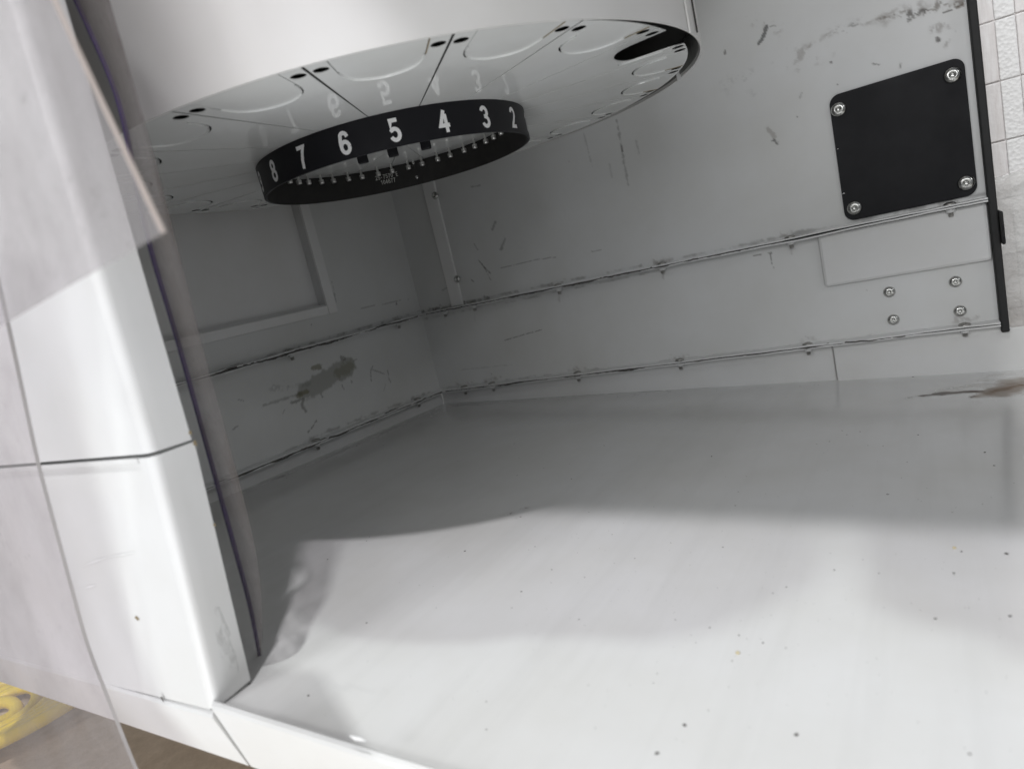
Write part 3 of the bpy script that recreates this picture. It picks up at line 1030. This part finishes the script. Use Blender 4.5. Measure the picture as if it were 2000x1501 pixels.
q = []
for (dx, z_) in ((.012, -.205), (.021, -.207), (.022, -.185), (.018, -.160), (.014, -.158), (.011, -.180)):
    q.append((lower_face_x(z_) + dx, lower_face_y(z_) - .0003, z_))
obj('scuff_mark', *slab(q, .00015, (0, -1, 0)), M['scuff'], post)
for (u0, v0, u1, v1, w_) in ((158, 1106, 206, 1089, .0007), (162, 1149, 187, 1142, .0008), (205, 1090, 260, 1080, .0004), (262, 1205, 272, 1209, .0016)):  # thin ones paint the glint along scratches white, the broad one is residue
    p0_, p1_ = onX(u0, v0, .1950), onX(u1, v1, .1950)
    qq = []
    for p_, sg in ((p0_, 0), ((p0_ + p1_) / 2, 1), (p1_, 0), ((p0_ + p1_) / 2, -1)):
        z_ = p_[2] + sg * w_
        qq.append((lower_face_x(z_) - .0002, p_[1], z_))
    obj('scratch_glint', *slab(qq, .00015, (-1, 0, 0)), M['residue'] if w_ > .001 else M['digit'], post)
for (z_, dz, w_) in ((-.0605, .0035, .0012), (-.1120, .002, .0006), (-.0530, .0025, .0010)):
    low = z_ < -.0575
    xe = (lower_face_x(z_) + .027) if low else (.1985 + .030 * (z_ + .055) + .0262)
    ye = lower_face_y(z_) if low else .378
    obj('edge_chip', *slab([(xe + .0011, ye - .0004, z_), (xe - w_, ye - .0004, z_ + dz * .4), (xe - w_ * .4, ye - .0004, z_ + dz), (xe + .0011, ye - .0004, z_ + dz * 1.1)], .0002, (0, -1, 0)), M['residue'], post)

# ------------------------------------------------------------------ the drum
S = .16
tx, ty = -.0261, -.0025
nrm = _unit(np.array([tx, ty, 1.0]))
e1 = _unit(np.array([1, 0, 0]) - nrm * nrm[0])
e2 = np.cross(nrm, e1)
RD = 1.8958 * S
PH = -2.9627
RC = np.array([-.0494 * S, .0397 * S])       # ring centre offset
drum = thing('drum', (3.8532 * S, 2.9431 * S, S), 'large white drum with numbered black ring under its petal flapped bottom, hanging over the tray', 'drum')
mm = np.eye(4)
mm[:3, 0], mm[:3, 1], mm[:3, 2] = e1, e2, nrm
mm[:3, 3] = (3.8532 * S, 2.9431 * S, S)
drum.matrix_world = Matrix(mm.tolist())


def pol(r, pos):
    t = PH + math.radians(18 * pos)
    return (r * math.cos(t), r * math.sin(t))


def dobj(name, verts, faces, mat, parent=None, smooth=False):
    return obj(name, verts, faces, mat, parent or drum, smooth, local=True)


def ring_solid(prof, n, p0=0, p1=20, centre=(0, 0)):
    closed = abs((p1 - p0) - 20) < 1e-6
    cnt = n if closed else n + 1
    vv, ff = [], []
    m_ = len(prof)
    for i in range(cnt):
        x, y = pol(1, p0 + (p1 - p0) * i / n)
        vv += [(x * r + centre[0], y * r + centre[1], z) for r, z in prof]
    for i in range(n):
        a, c = i * m_, ((i + 1) % cnt) * m_
        for j in range(m_):
            k = (j + 1) % m_
            ff.append([a + j, a + k, c + k, c + j])
    if not closed:
        ff += [list(range(m_)), list(range((cnt - 1) * m_, cnt * m_))]
    return vv, ff


RO = 1.066 * RD
TOP = ROOF - S - .004
for (pa, pb, dr) in ((4.62, 24.50, 0), (24.515, 24.615, -.001)):
    v, f = ring_solid([(RO, -.0008), (RO, TOP), (RO - .002, TOP), (RO - .002, -.0010)], 220 if pb - pa > 1 else 4, pa, pb)
    sh = dobj('shell', v, f, M['shell'], smooth=True)
    sh.modifiers.new('edges', 'EDGE_SPLIT').split_angle = math.radians(40)
# lap joint bead of the shell
v, f = ring_solid([(RO + .0003, -.0030), (RO + .0003, TOP), (RO + .0018, TOP), (RO + .0018, -.0030)], 6, 4.40, 4.61)
dobj('lap_joint', v, f, M['shell'])
v, f = ring_solid([(RO + .0020, .0), (RO + .0020, TOP), (RO + .0030, TOP), (RO + .0030, .0)], 2, 4.60, 4.625)
dobj('lap_joint', v, f, M['dark'])
x, y = pol(RO - .0023, 6.40)
tb = pol(1, 6.4)
dobj('rim_tab', *slab([(x, y, -.004), (x * .985, y * .985, -.004), (x * .985, y * .985, .006), (x, y, .006)], .0012, (-tb[1], tb[0], 0)), M['white'])
# inside of the drum: near-black backing plate stands in for its deep shade
v, f = ring_solid([(0.001, .030), (RO - .003, .030), (RO - .003, .032), (.001, .032)], 60)
dobj('shade_plate', v, f, M['dark'])
v, f = ring_solid([(RO - .0026, .002), (RO - .0026, .029), (RO - .0032, .029), (RO - .0032, .002)], 120)
dobj('inner_band', v, f, M['cavity'])



def rdisc(pos):
    """the disc sits a little off centre in the shell: the gap opens on one side"""
    d = abs((pos - 6.0 + 10) % 20 - 10)
    return (1.022 + .034 * min(max((d - 1.2) / 2.4, 0), 1)) * RD


TH = .0005


def tess(outer, holes=()):
    loops = [[Vector((p[0], p[1], 0)) for p in outer]] + [[Vector((p[0], p[1], 0)) for p in h] for h in holes]
    tris = tessellate_polygon(loops)
    flat = [p for l in loops for p in l]
    return flat, tris, loops


def plate2d(name, outer, holes, z0, z1, mat, parent=None):
    flat, tris, loops = tess(outer, holes)
    n = len(flat)
    vv = [(p.x, p.y, z0) for p in flat] + [(p.x, p.y, z1) for p in flat]
    ff = [list(t) for t in tris] + [[i + n for i in reversed(t)] for t in tris]
    off = 0
    for l in loops:
        k = len(l)
        for i in range(k):
            j = (i + 1) % k
            ff.append([off + i, off + j, n + off + j, n + off + i])
        off += k
    return dobj(name, vv, ff, mat, parent)


def petal(grow):
    """half outline of the flap in (sector offset, radius/RD); grow > 0 widens it"""
    w, r0 = .335, .842
    pts = [(-w, None), (-w, .955), (-w * .985, .925), (-w * .93, .900), (-w * .82, .878), (-w * .65, .862), (-w * .42, .850), (-w * .2, .844), (0, .842)]
    pts = pts + [(-a, b) for a, b in reversed(pts[:-1])]
    outl = []
    for a, b in pts:
        rr = 1.022 if b is None else b
        aa = a * (1 + grow / .55)
        outl.append((aa, rr - (grow * .55 if b is not None else 0)))
    return outl


random.seed(3)
for k in range(20):
    g = .006
    po = petal(.0068)
    outer = []
    # inner edge
    for i in range(5):
        outer.append(pol(.012 + .0, k + g * 0 + i / 4))
    # right boundary at k+1 : out to rim
    gap = .0011
    outer = [pol(.014, k + .98), pol(.014, k + .5), pol(.014, k + .02)]
    def edge(pos, r, sgn):
        x, y = pol(r, pos)
        t = PH + math.radians(18 * pos)
        return (x - sgn * gap * math.sin(t) * -1 * -1, y + sgn * gap * math.cos(t))
    outer.append(edge(k, rdisc(k), 1))
    c0 = k + .5
    for i in range(1, 4):
        outer.append(pol(rdisc(k + (.5 + po[0][0]) * i / 4), k + (.5 + po[0][0]) * i / 4))
    for a, rr in po:
        outer.append(pol(rr * RD if rr < 1.02 else rdisc(c0 + a), c0 + a))
    for i in range(1, 4):
        outer.append(pol(rdisc(c0 + po[-1][0] + (.5 - po[-1][0]) * i / 4), c0 + po[-1][0] + (.5 - po[-1][0]) * i / 4))
    outer.append(edge(k + 1, rdisc(k + 1), -1))
    holes = []
    for hp in (k + .083, k + .917):
        cx_, cy_ = pol(1.0 * RD, hp)
        holes.append([(cx_ + .0056 * math.cos(t), cy_ + .0056 * math.sin(t)) for t in np.linspace(0, 2 * math.pi, 16, endpoint=False)])
    plate2d('sector_plate', outer, holes, 0, TH, M['disc'])
    # flap
    pf = petal(-.0035)
    fl = [pol(rr * RD if rr < 1.02 else rdisc(c0 + a), c0 + a) for a, rr in pf]
    fl += [pol(rdisc(c0 + pf[-1][0] * q), c0 + pf[-1][0] * q) for q in (.5, 0, -.5)]
    f = plate2d('flap', fl, (), 0, TH, M['disc'])
    bmf = bmesh.new()
    bmf.from_mesh(f.data)
    prev = None
    cxy = pol(.95 * RD, c0)
    for (a, rr) in pf[1:-1]:
        x, y = pol(rr * RD, c0 + a)
        dx, dy = cxy[0] - x, cxy[1] - y
        L_ = math.hypot(dx, dy)
        dx, dy = dx / L_, dy / L_
        row = [bmf.verts.new(p_) for p_ in ((x, y, -.00005), (x + dx * .0003, y + dy * .0003, -.0011), (x + dx * .0014, y + dy * .0014, -.00005))]
        if prev:
            for j in range(2):
                bmf.faces.new((prev[j], prev[j + 1], row[j + 1], row[j]))
        prev = row
    bmf.to_mesh(f.data)
    bmf.free()
    h = pol(.846 * RD, c0)
    t = PH + math.radians(18 * c0)
    # hinge about the tangent at the inner tip, or about the rim chord
    ang = random.uniform(-.002, .006)
    ax = Vector((-math.sin(t), math.cos(t), 0))
    piv = Vector((h[0], h[1], 0))
    if k == 4:
        pa_, pb_ = Vector(pol(.875 * RD, c0 + .30) + (0,)), Vector(pol(1.02 * RD, c0 + .335) + (0,))
        ax, piv, ang = (pb_ - pa_).normalized(), pb_, -.20
        piv.z = .0016
    mt_ = Matrix.Translation(piv) @ Matrix.Rotation(-ang, 4, ax) @ Matrix.Translation(-piv)
    f.data.transform(mt_)
    if k == 4:
        f['label'] = 'petal flap standing open, showing the dark drum inside'

# tan residue along three flap edges
for (k, i0, i1) in ((2, 12, 17), (3, 12, 17), (1, 15, 17), (5, 11, 17), (6, 12, 17)):
    po = petal(.0068)
    vv, ff = [], []
    seg = po[i0:i1]
    for i, (a, rr) in enumerate(seg):
        for dz, gg in ((-.0001, -.0005), (-.0006, 0), (-.0001, .0007)):
            x, y = pol((rr * RD if rr < 1.02 else rdisc(k + .5 + a) - .001) + gg * .4, k + .5 + a + gg / (RD * .314) * (.8 if a > 0 else -.8))
            vv.append((x, y, dz))
        if i:
            for j in range(2):
                ff.append([3 * (i - 1) + j, 3 * (i - 1) + j + 1, 3 * i + j + 1, 3 * i + j])
    dobj('edge_residue', vv, ff, M['residue'])

# number ring
RR = .9216 * S
RH = .1873 * S
RT = .0028
ring_v, ring_f = ring_solid([(RR, -RH), (RR, -.0002), (RR - RT, -.0002), (RR - RT, -RH)], 144, centre=RC)
ring = dobj('number_ring', ring_v, ring_f, [M['ring'], M['ring_in']], smooth=True)
ring.modifiers.new('edges', 'EDGE_SPLIT').split_angle = math.radians(40)
for p in ring.data.polygons:
    c_ = p.center
    nn = p.normal
    if (c_.x - RC[0]) * nn.x + (c_.y - RC[1]) * nn.y < -.5 * RR * .9:
        p.material_index = 1
ring['label'] = 'black ring printed with white numbers one to twenty'


def ribbon(path, w):
    """constant width stroke along a 2D path -> two edges (mitred)"""
    P = np.array(path, float)
    T = np.zeros_like(P)
    T[1:-1] = P[2:] - P[:-2]
    T[0], T[-1] = P[1] - P[0], P[-1] - P[-2]
    L, Rr = [], []
    for i in range(len(P)):
        if 0 < i < len(P) - 1:
            d0, d1 = _unit(P[i] - P[i - 1]), _unit(P[i + 1] - P[i])
            n0, n1 = np.array([-d0[1], d0[0]]), np.array([-d1[1], d1[0]])
            b = n0 + n1
            b = b / max(b @ b / 2, .35)
            n_ = b
        else:
            d = _unit(T[i])
            n_ = np.array([-d[1], d[0]])
        L.append(P[i] + n_ * w / 2)
        Rr.append(P[i] - n_ * w / 2)
    return L, Rr


def arc(cx, cy, rx, ry, a0, a1, n=14):
    return [(cx + rx * math.cos(math.radians(a0 + (a1 - a0) * i / n)), cy + ry * math.sin(math.radians(a0 + (a1 - a0) * i / n))) for i in range(n + 1)]


W = .178
GL = {
    '0': [arc(.29, .5, .205, .42, 90, 450, 28)],
    '1': [[(.36, 0), (.36, .98)], [(.10, .74), (.22, .79), (.30, .88), (.33, .97)]],
    '2': [arc(.29, .70, .205, .22, 170, -30, 16) + [(.30, .34), (.14, .17), (.09, .078), (.54, .078)]],
    '3': [arc(.27, .72, .19, .20, 165, -80, 16) + [(.22, .525)], [(.25, .524)] + arc(.28, .29, .21, .215, 75, -165, 16)],
    '4': [[(.385, 0), (.385, .80)], [(.36, .97), (.07, .31), (.56, .31)]],
    '5': [[(.50, .922), (.16, .922), (.115, .46)] + arc(.28, .32, .21, .24, 140, -160, 18)],
    '6': [arc(.29, .31, .205, .235, 0, 360, 24), [(.487, .735)] + arc(.30, .70, .19, .22, 40, 140, 8) + [(.092, .56), (.085, .33)]],
    '7': [[(.05, .922), (.49, .922), (.37, .70), (.26, .38), (.215, 0)]],
    '8': [arc(.29, .725, .175, .195, 0, 360, 24), arc(.29, .285, .205, .21, 0, 360, 24)],
    '9': [arc(.29, .69, .205, .235, 0, 360, 24), [(.093, .265)] + arc(.28, .30, .19, .22, 220, 320, 8) + [(.488, .44), (.495, .67)]],
    '-': [[(.08, .42), (.42, .42)]],
    'E': [[(.50, .922), (.12, .922), (.12, .078), (.50, .078)], [(.12, .5), (.44, .5)]],
}


def glyph_string(text, width_scale=1.0, space=.66, stroke=W):
    quads = []
    x0 = 0
    for ch in text:
        if ch != ' ':
            for si, path in enumerate(GL[ch]):
                L, Rr = ribbon(path, stroke)
                for i in range(len(L) - 1):
                    quads.append(([L[i], L[i + 1], Rr[i + 1], Rr[i]], x0, si))
        x0 += space
    tw = x0 - space + .58
    return [([((p[0] + xo - tw / 2) * width_scale, p[1] - .5) for p in q], si) for q, xo, si in quads], tw


def on_ring(text, pos, zc, height, outside, parent, mat, name, ws=1.0, stroke=W):
    quads, tw = glyph_string(text, ws, stroke=stroke)
    vv, ff = [], []
    sg = 1 if outside else -1
    for q, si in quads:
        n0 = len(vv)
        for (gx, gy) in q:
            rr = (RR + .00012 + .00012 * si) if outside else (RR - RT - .00012 - .00012 * si)
            t = PH + math.radians(18 * pos) + sg * gx * height / rr
            vv.append((RC[0] + rr * math.cos(t), RC[1] + rr * math.sin(t), zc + gy * height))
        ff.append([n0, n0 + 1, n0 + 2, n0 + 3])
    return dobj(name, vv, ff, mat, parent)


for k in range(1, 21):
    on_ring(str(k), 6.63 - k, -.535 * RH, .0200, True, ring, M['digit'], 'digit', .92)


def ring_pos(u, v):
    """position (in sectors) and height of a point on the far inside face of the ring"""
    rr = RR - RT
    Cw = np.array([3.8532, 2.9431, 1.0]) * S + RC[0] * e1 + RC[1] * e2
    w = ray(u, v)
    o = -Cw
    a_, b_ = w - nrm * (w @ nrm), o - nrm * (o @ nrm)
    A, B, Q = a_ @ a_, 2 * a_ @ b_, b_ @ b_ - rr * rr
    k = (-B + math.sqrt(B * B - 4 * A * Q)) / (2 * A)
    p = k * w - Cw
    return (math.degrees(math.atan2(p @ e2, p @ e1)) - math.degrees(PH)) / 18, p @ nrm


for txt, uv in (('25-7570 E', (755, 344)), ('104677', (758, 354))):
    ps, hz = ring_pos(*uv)
    on_ring(txt, ps, hz, .0056, False, ring, M['code'], 'part_number', .92, .14)
for uv in ((807, 318), (814, 346)):
    ps, hz = ring_pos(*uv)
    t = PH + math.radians(18 * ps)
    o = bpy.data.objects.new('screw', SMALLBTN)
    COL.objects.link(o)
    o.parent = ring
    o.location = (RC[0] + (RR - RT) * math.cos(t), RC[1] + (RR - RT) * math.sin(t), hz)
    o.rotation_euler = frame_rot((-math.cos(t), -math.sin(t), 0))
    o.scale = (.42, .42, .42)

# studs under the disc inside the ring
STUD = lathe_mesh('stud', [(.0014, .0002), (.0014, -.0062), (.0029, -.0064), (.0031, -.0068), (.0031, -.0108), (.0027, -.0113), (0, -.0113)], 14, M['stud'])
for k in range(40):
    pos = .27 + k * .5 + (.02 if k % 2 else -.02)
    o = bpy.data.objects.new('stud', STUD)
    COL.objects.link(o)
    o.parent = drum
    x, y = pol(.418 * RD, pos)
    o.location = (x + RC[0], y + RC[1], 0)
# three black clamp blocks near the middle
def under_disc(u, v, h):
    Cw = np.array([3.8532, 2.9431, 1.0]) * S + nrm * h
    w = ray(u, v)
    p = w * (Cw @ nrm) / (w @ nrm) - Cw
    return p @ e1, p @ e2


for uv in ((709, 313), (768, 300), (832, 286)):
    x, y = under_disc(*uv, -.009)
    t = PH + math.radians(18 * 1.5)
    ca, sa = math.cos(t), math.sin(t)
    quad = [(x + ca * a_ - sa * b_, y + sa * a_ + ca * b_, -.0002) for a_, b_ in ((-.004, -.0058), (.004, -.0058), (.004, .0058), (-.004, .0058))]
    bev(dobj('clamp_block', *slab(quad, .012, (0, 0, -1)), M['ring']), .001)

# ------------------------------------------------------------------ clear vinyl curtain strips
def vinyl(name, left, right, th, mats, label, n=60, cross=7, edge_mat=None, bulge=0.0, wob=.0012, seed=1, both=False):
    """a strip between two 3D edge curves, with real thickness and its own cut edges"""
    def resample(pts):
        pts = np.array(pts, float)
        s = np.r_[0, np.cumsum(np.linalg.norm(np.diff(pts, axis=0), axis=1))]
        t = np.linspace(0, s[-1], n)
        out_ = np.stack([np.interp(t, s, pts[:, i]) for i in range(3)], 1)
        for _ in range(4):
            out_[1:-1] = (out_[:-2] + 2 * out_[1:-1] + out_[2:]) / 4
        return out_
    Lc, Rc = resample(left), resample(right)
    base = thing(name, tuple((Lc[-1] + Rc[-1]) / 2), label, 'curtain strip', 'clear vinyl curtain strips at the opening')
    r = np.random.RandomState(seed)
    ph = r.uniform(0, 6, 4)
    G = np.zeros((n, cross, 3))
    N = np.zeros((n, cross, 3))
    for i in range(n):
        wdir = Rc[i] - Lc[i]
        tdir = (Lc[min(i + 1, n - 1)] - Lc[max(i - 1, 0)])
        nd = np.cross(wdir, tdir)
        nl = np.linalg.norm(nd)
        nd = nd / nl if nl > 1e-9 else np.array([1., 0, 0])
        if nd[0] > 0:
            nd = -nd
        for j in range(cross):
            t = j / (cross - 1)
            off = bulge * math.sin(math.pi * t) + wob * math.sin(i * .16 + ph[0] + 2 * t) * math.sin(math.pi * t)
            G[i, j] = Lc[i] * (1 - t) + Rc[i] * t + nd * off
            N[i, j] = nd
    vv = [tuple(p) for p in (G + N * th / 2).reshape(-1, 3)] + [tuple(p) for p in (G - N * th / 2).reshape(-1, 3)]
    m_ = n * cross
    ff = []
    for i in range(n - 1):
        for j in range(cross - 1):
            a = i * cross + j
            ff.append([a, a + 1, a + cross + 1, a + cross])
            ff.append([m_ + a, m_ + a + cross, m_ + a + cross + 1, m_ + a + 1])
    for j in range(cross - 1):
        a = j
        ff.append([a, m_ + a, m_ + a + 1, a + 1])
        a = (n - 1) * cross + j
        ff.append([a, a + 1, m_ + a + 1, m_ + a])
    for i in range(n - 1):
        a = i * cross
        ff.append([a, a + cross, m_ + a + cross, m_ + a])
        a = i * cross + cross - 1
        ff.append([a, m_ + a, m_ + a + cross, a + cross])
    sheet = obj('sheet', vv, ff, mats, base, smooth=True)
    sheet.modifiers.new('edges', 'EDGE_SPLIT').split_angle = math.radians(40)

    def cut_edge(col, mat_, nm, w):
        e_v, e_f = [], []
        for i in range(n):
            c_, nd = G[i, col], N[i, col]
            sd = G[i, 0] - G[i, -1]
            sl = np.linalg.norm(sd)
            sd = (sd / sl if sl > 1e-9 else np.array([0, 1., 0])) * (1 if col == 0 else -1)
            for a_, b_ in ((1, .0003), (1, w), (-1, w), (-1, .0003)):
                e_v.append(tuple(c_ + nd * a_ * (th / 2 + .0001) + sd * b_))
            if i:
                p_, q_ = 4 * (i - 1), 4 * i
                for j in range(4):
                    e_f.append([p_ + j, p_ + (j + 1) % 4, q_ + (j + 1) % 4, q_ + j])
        obj(nm, e_v, e_f, mat_, base)
    if edge_mat:
        cut_edge(0, edge_mat[0], 'cut_edge', edge_mat[1])
        if len(edge_mat) > 2:
            cut_edge(cross - 1, edge_mat[2], 'cut_edge', edge_mat[3])
    return base


ext = lambda p, q, k: np.array(p) + (np.array(p) - np.array(q)) * k
# inner strip, seen nearly edge on, reaching down to the tray
Ls = [onX(u, v, .245) for u, v in ((150, 0), (235, 190), (290, 470), (345, 650), (430, 960), (490, 1180), (507, 1280))]
Rs = [onX(u, v, .236) for u, v in ((210, 0), (300, 310), (395, 690), (470, 960), (503, 1100), (511, 1200), (508, 1280))]
Ls = [ext(Ls[0], Ls[1], 3.0)] + Ls
Rs = [ext(Rs[0], Rs[1], 2.0)] + Rs
vinyl('curtain_strip', Ls, Rs, .002, M['pvc_in'], 'narrow grimy vinyl strip with purple edge, hanging behind the post down to the tray', edge_mat=(M['pvc_edge'], .0030), seed=2)
# short outer strip with the cut lower end, nearest the viewer
L1 = [onX(u, v, .125) for u, v in ((-330, 0), (-230, 380), (-160, 735))]
R1 = [onX(105, 0, .140), onX(200, 205, .137), onX(318, 455, .132)]
L1 = [ext(L1[0], L1[2], 1.0)] + L1
R1 = [ext(R1[0], R1[2], 1.0)] + R1
vinyl('curtain_strip', L1, R1, .0016, M['pvc'], 'short wide vinyl strip cut off slantwise at its lower end, at the top left', cross=13, bulge=.003, edge_mat=(M['pvc_rim'], .0006, M['pvc_rim'], .0005), seed=5)
# long outer strip, lower left
L3 = [onX(u, v, .165) for u, v in ((-420, 400), (-330, 900), (-200, 1700))]
R3 = [onX(u, v, .165) for u, v in ((-20, 480), (15, 630), (75, 910), (170, 1260), (265, 1501), (330, 1640))]
vinyl('curtain_strip', L3, R3, .0018, M['pvc_long'], 'long wide hazy vinyl strip with dirt streaks in front of the post, lower left', cross=13, bulge=.002, edge_mat=(M['pvc_rim'], .0006, M['pvc_mid'], .0004), seed=8)

# unseen vinyl pieces added under the header, cut to cast soft floor shadows
for edge_pts in (((.335, .24), (.27, .185), (.20, .19), (.15, .235), (.106, .30), (.06, .42), (.020, .52)),
                 ((.012, .50), (-.012, .43), (-.031, .37), (-.064, .29))):
    vv, ff = [], []
    n, m_ = 12, 40
    ey, ez = zip(*edge_pts)
    for j in range(m_):
        q = j / (m_ - 1)
        y_ = ey[0] + (ey[-1] - ey[0]) * q
        zb_ = np.interp(-y_, [-e for e in ey], ez)
        for i in range(n):
            t = i / (n - 1)
            z_ = (HEADER + .01) * (1 - t) + zb_ * t
            vv.append((.1870 - .008 * t * math.sin(q * 9) - .004 * math.sin(4 * t + q), y_ + .006 * t * math.sin(q * 14), z_))
            if i and j:
                a_ = j * n + i
                ff.append([a_, a_ - 1, a_ - n - 1, a_ - n])
    o = obj('curtain_strip', vv, ff, M['pvc_shade'], hd, smooth=True)
    o.modifiers.new('thick', 'SOLIDIFY').thickness = .0016

# ------------------------------------------------------------------ crumbs and grit on the tray
vv, ff = [], []
cr = [(1337, 1415, 3.2), (1555, 1434, 2.8), (1283, 1470, 3), (1734, 965, 1.6), (1436, 987, 1.2), (1442, 960, 1), (1863, 1119, 2), (1966, 1081, 2.4), (1878, 1077, 1.6), (1827, 1208, 2), (1973, 1203, 2),
      (1490, 1255, 1.8), (1386, 1225, 1.5), (1412, 1068, 1.3), (1018, 1155, 1.6), (1078, 1112, 1.4), (908, 1076, 1.8), (640, 1092, 1.4), (716, 1056, 1.2), (1000, 1187, 1.4), (1131, 1209, 1.5), (716, 1216, 1.6),
      (602, 1358, 2.0), (1045, 1067, 1.1), (1142, 1127, 1.2), (950, 1370, 1.2), (950, 1424, 1.5), (1894, 1472, 2), (1536, 1146, 1.3), (1510, 1158, 1.2), (1630, 1113, 1.3), (1717, 1119, 1.3), (1284, 1315, 1.3), (1276, 1333, 1.3),
      (1319, 1210, 1.2), (1443, 1240, 1.4), (1005, 866, 1), (1014, 894, 1), (1062, 914, 1), (1116, 935, 1.2), (1010, 928, 1), (1180, 870, 1.2), (748, 870, 1.1), (894, 900, .9), (960, 842, .9),
      (1390, 891, 1.6), (1645, 841, 1.2), (1654, 849, 1), (1680, 843, 1), (1620, 862, 1), (1595, 867, 1), (1725, 871, 1), (1793, 849, 1.3), (1924, 883, 1.6), (1942, 909, 1.4), (1772, 902, 1), (1695, 870, .9),
      (1684, 738, 1.3), (1783, 736, 1.3), (1535, 742, 1.2), (422, 1046, 1.4), (722, 1048, 1), (487, 1335, 2), (420, 1048, 1), (1150, 1000, 1), (1240, 1090, 1.1), (1310, 1060, 1), (1860, 1000, 1), (1430, 1290, 1.3), (1535, 1265, 1.2)]
r = np.random.RandomState(4)
for _ in range(90):
    cr.append((r.uniform(560, 2000), r.uniform(880, 1480), r.uniform(.35, .8)))
for _ in range(70):
    if r.rand() < .6:
        t = r.rand()
        cr.append((870 + 760 * t, 786 - 44 * t + r.uniform(1, 9), r.uniform(.4, 1.0)))
    else:
        t = r.rand()
        cr.append((860 - 380 * t, 795 + 165 * t + r.uniform(1, 9), r.uniform(.4, 1.0)))
for _ in range(160):
    cr.append((r.normal(1450, 420), r.normal(1120, 150), r.uniform(.22, .5)))
for (u, v, s) in cr:
    if v > 1495 or u > 2050 or (v < 880 and u < 860 and v < 795 + (860 - u) * .434):
        continue
    p = on_floor(u, v)
    if p[0] > .995 or p[1] > .81:
        continue
    n0 = len(vv)
    depth = np.linalg.norm(p)
    rad = s * 1.0 * depth / FPX
    k = 7
    off = r.uniform(.6, 1.3, k)
    a0 = r.uniform(0, 6)
    for i in range(k):
        t = a0 + 2 * math.pi * i / k
        vv.append((p[0] + rad * 1.2 * off[i] * math.cos(t), p[1] + rad * 1.2 * off[i] * math.sin(t), p[2] + .0002))
    for i in range(k):
        t = a0 + 2 * math.pi * i / k
        vv.append((p[0] + rad * .8 * off[i] * math.cos(t), p[1] + rad * .8 * off[i] * math.sin(t), p[2] + rad * .5))
    ff.append([n0 + k + i for i in range(k)])
    for i in range(k):
        j = (i + 1) % k
        ff.append([n0 + i, n0 + j, n0 + k + j, n0 + k + i])
tag(obj('grit', vv, ff, M['crumb']), 'dark grit and crumbs scattered on the white tray floor', 'grit', kind='stuff')
for (u, v, s, lab) in ((1864, 1070, 2.2, 'pale yellow crumb lying among dark grit at the right of the tray floor'), (1441, 1275, 2.2, 'pale crumb alone in the bright middle of the tray floor')):
    p = on_floor(u, v)
    me = lathe_mesh('crumb', [(.0, .0012), (.0009, .0009), (.0013, .0003), (.0010, -.0002), (0, -.0003)], 7, M['pale_crumb'])
    o = link_mesh('crumb', me, None)
    o.location = p
    tag(o, lab, 'crumb')

# ------------------------------------------------------------------ outside: whitewashed boards, film, ground, yellow hose
bw = thing('board_wall', (1.16, -.20, -.45), 'white panelled wall of grained boards beyond the black edge trim, far right', 'wall')
XB = 1.16
zs = []
zz = [onX(1900, 55, XB)[2], onX(1917, 175, XB)[2], onX(1930, 283, XB)[2]]
pitch = (zz[0] - zz[2]) / 2
top = zz[0] + pitch * 3
r = np.random.RandomState(9)
for i in range(9):
    z1_ = top - pitch * i
    z0_ = z1_ - pitch + .0016
    for (ya, yb, mat_) in ((.05, -.106, M['board']), (-.1065, -.128, M['emboss']), (-.1285, -.19, M['board']), (-.1905, -.60, M['board'])):
        d = r.uniform(0, .0012)
        o = obj('board', *box(XB - d, XB + .010, yb, ya, z0_, z1_), mat_, bw)
        bev(o, .0012, 2)
obj('wall_core', *box(XB + .0032, XB + .03, -.62, .06, -.50, top), M['board'], bw)
# crumpled clear film at the foot of the boards
n1, n2 = 26, 18
r = np.random.RandomState(12)
hgt = r.rand(n1, n2)
for _ in range(1):
    hgt = (hgt + np.roll(hgt, 1, 0) + np.roll(hgt, 1, 1) + np.roll(hgt, -1, 0)) / 4
vv, ff = [], []
for i in range(n1):
    for j in range(n2):
        a, b_ = i / (n1 - 1), j / (n2 - 1)
        vv.append((1.150 - .012 * a - .010 * hgt[i, j], -.078 - .25 * b_, -.03 - .25 * a + .03 * b_))
        if i and j:
            q = i * n2 + j
            ff.append([q, q - 1, q - n2 - 1, q - n2])
fo = obj('plastic_film', vv, ff, M['film'], smooth=True)
sm = fo.modifiers.new('thick', 'SOLIDIFY')
sm.thickness = .0004
tag(fo, 'crumpled clear plastic film hanging at the foot of the white boards', 'plastic film')

v, f = box(.10, 1.14, -.60, 2.2, -.44, -.42)
tag(bev(obj('shelf_board', v, f, M['ground']), .002), 'brown particle board lying under the cabinet below the front lip', 'board', kind='thing')
v, f = box(-6, 6, -6, 6, -.98, -.95)
tag(obj('ground', v, f, M['concrete']), kind='structure')

hose = thing('hose_coil', (.262, 1.08, -.42), 'coil of yellow hose on the brown board, seen through the hazy vinyl strip', 'hose')
for k in range(6):
    vv, ff = [], []
    R0 = .030 + .019 * k
    n, m_ = 40, 10
    for i in range(n):
        t = 2 * math.pi * i / n
        for j in range(m_):
            s = 2 * math.pi * j / m_
            rr = R0 + .008 * math.cos(s)
            vv.append((.262 + rr * math.cos(t) + .006 * k, 1.08 + rr * math.sin(t) - .004 * k, -.411 + .008 * math.sin(s) + .004 * math.sin(t * 2 + k) + .003 * k))
            a, b_ = i * m_ + j, i * m_ + (j + 1) % m_
            c_, d_ = ((i + 1) % n) * m_ + (j + 1) % m_, ((i + 1) % n) * m_ + j
            ff.append([a, b_, c_, d_])
    obj('loop', vv, ff, M['yellow'], hose, smooth=True)
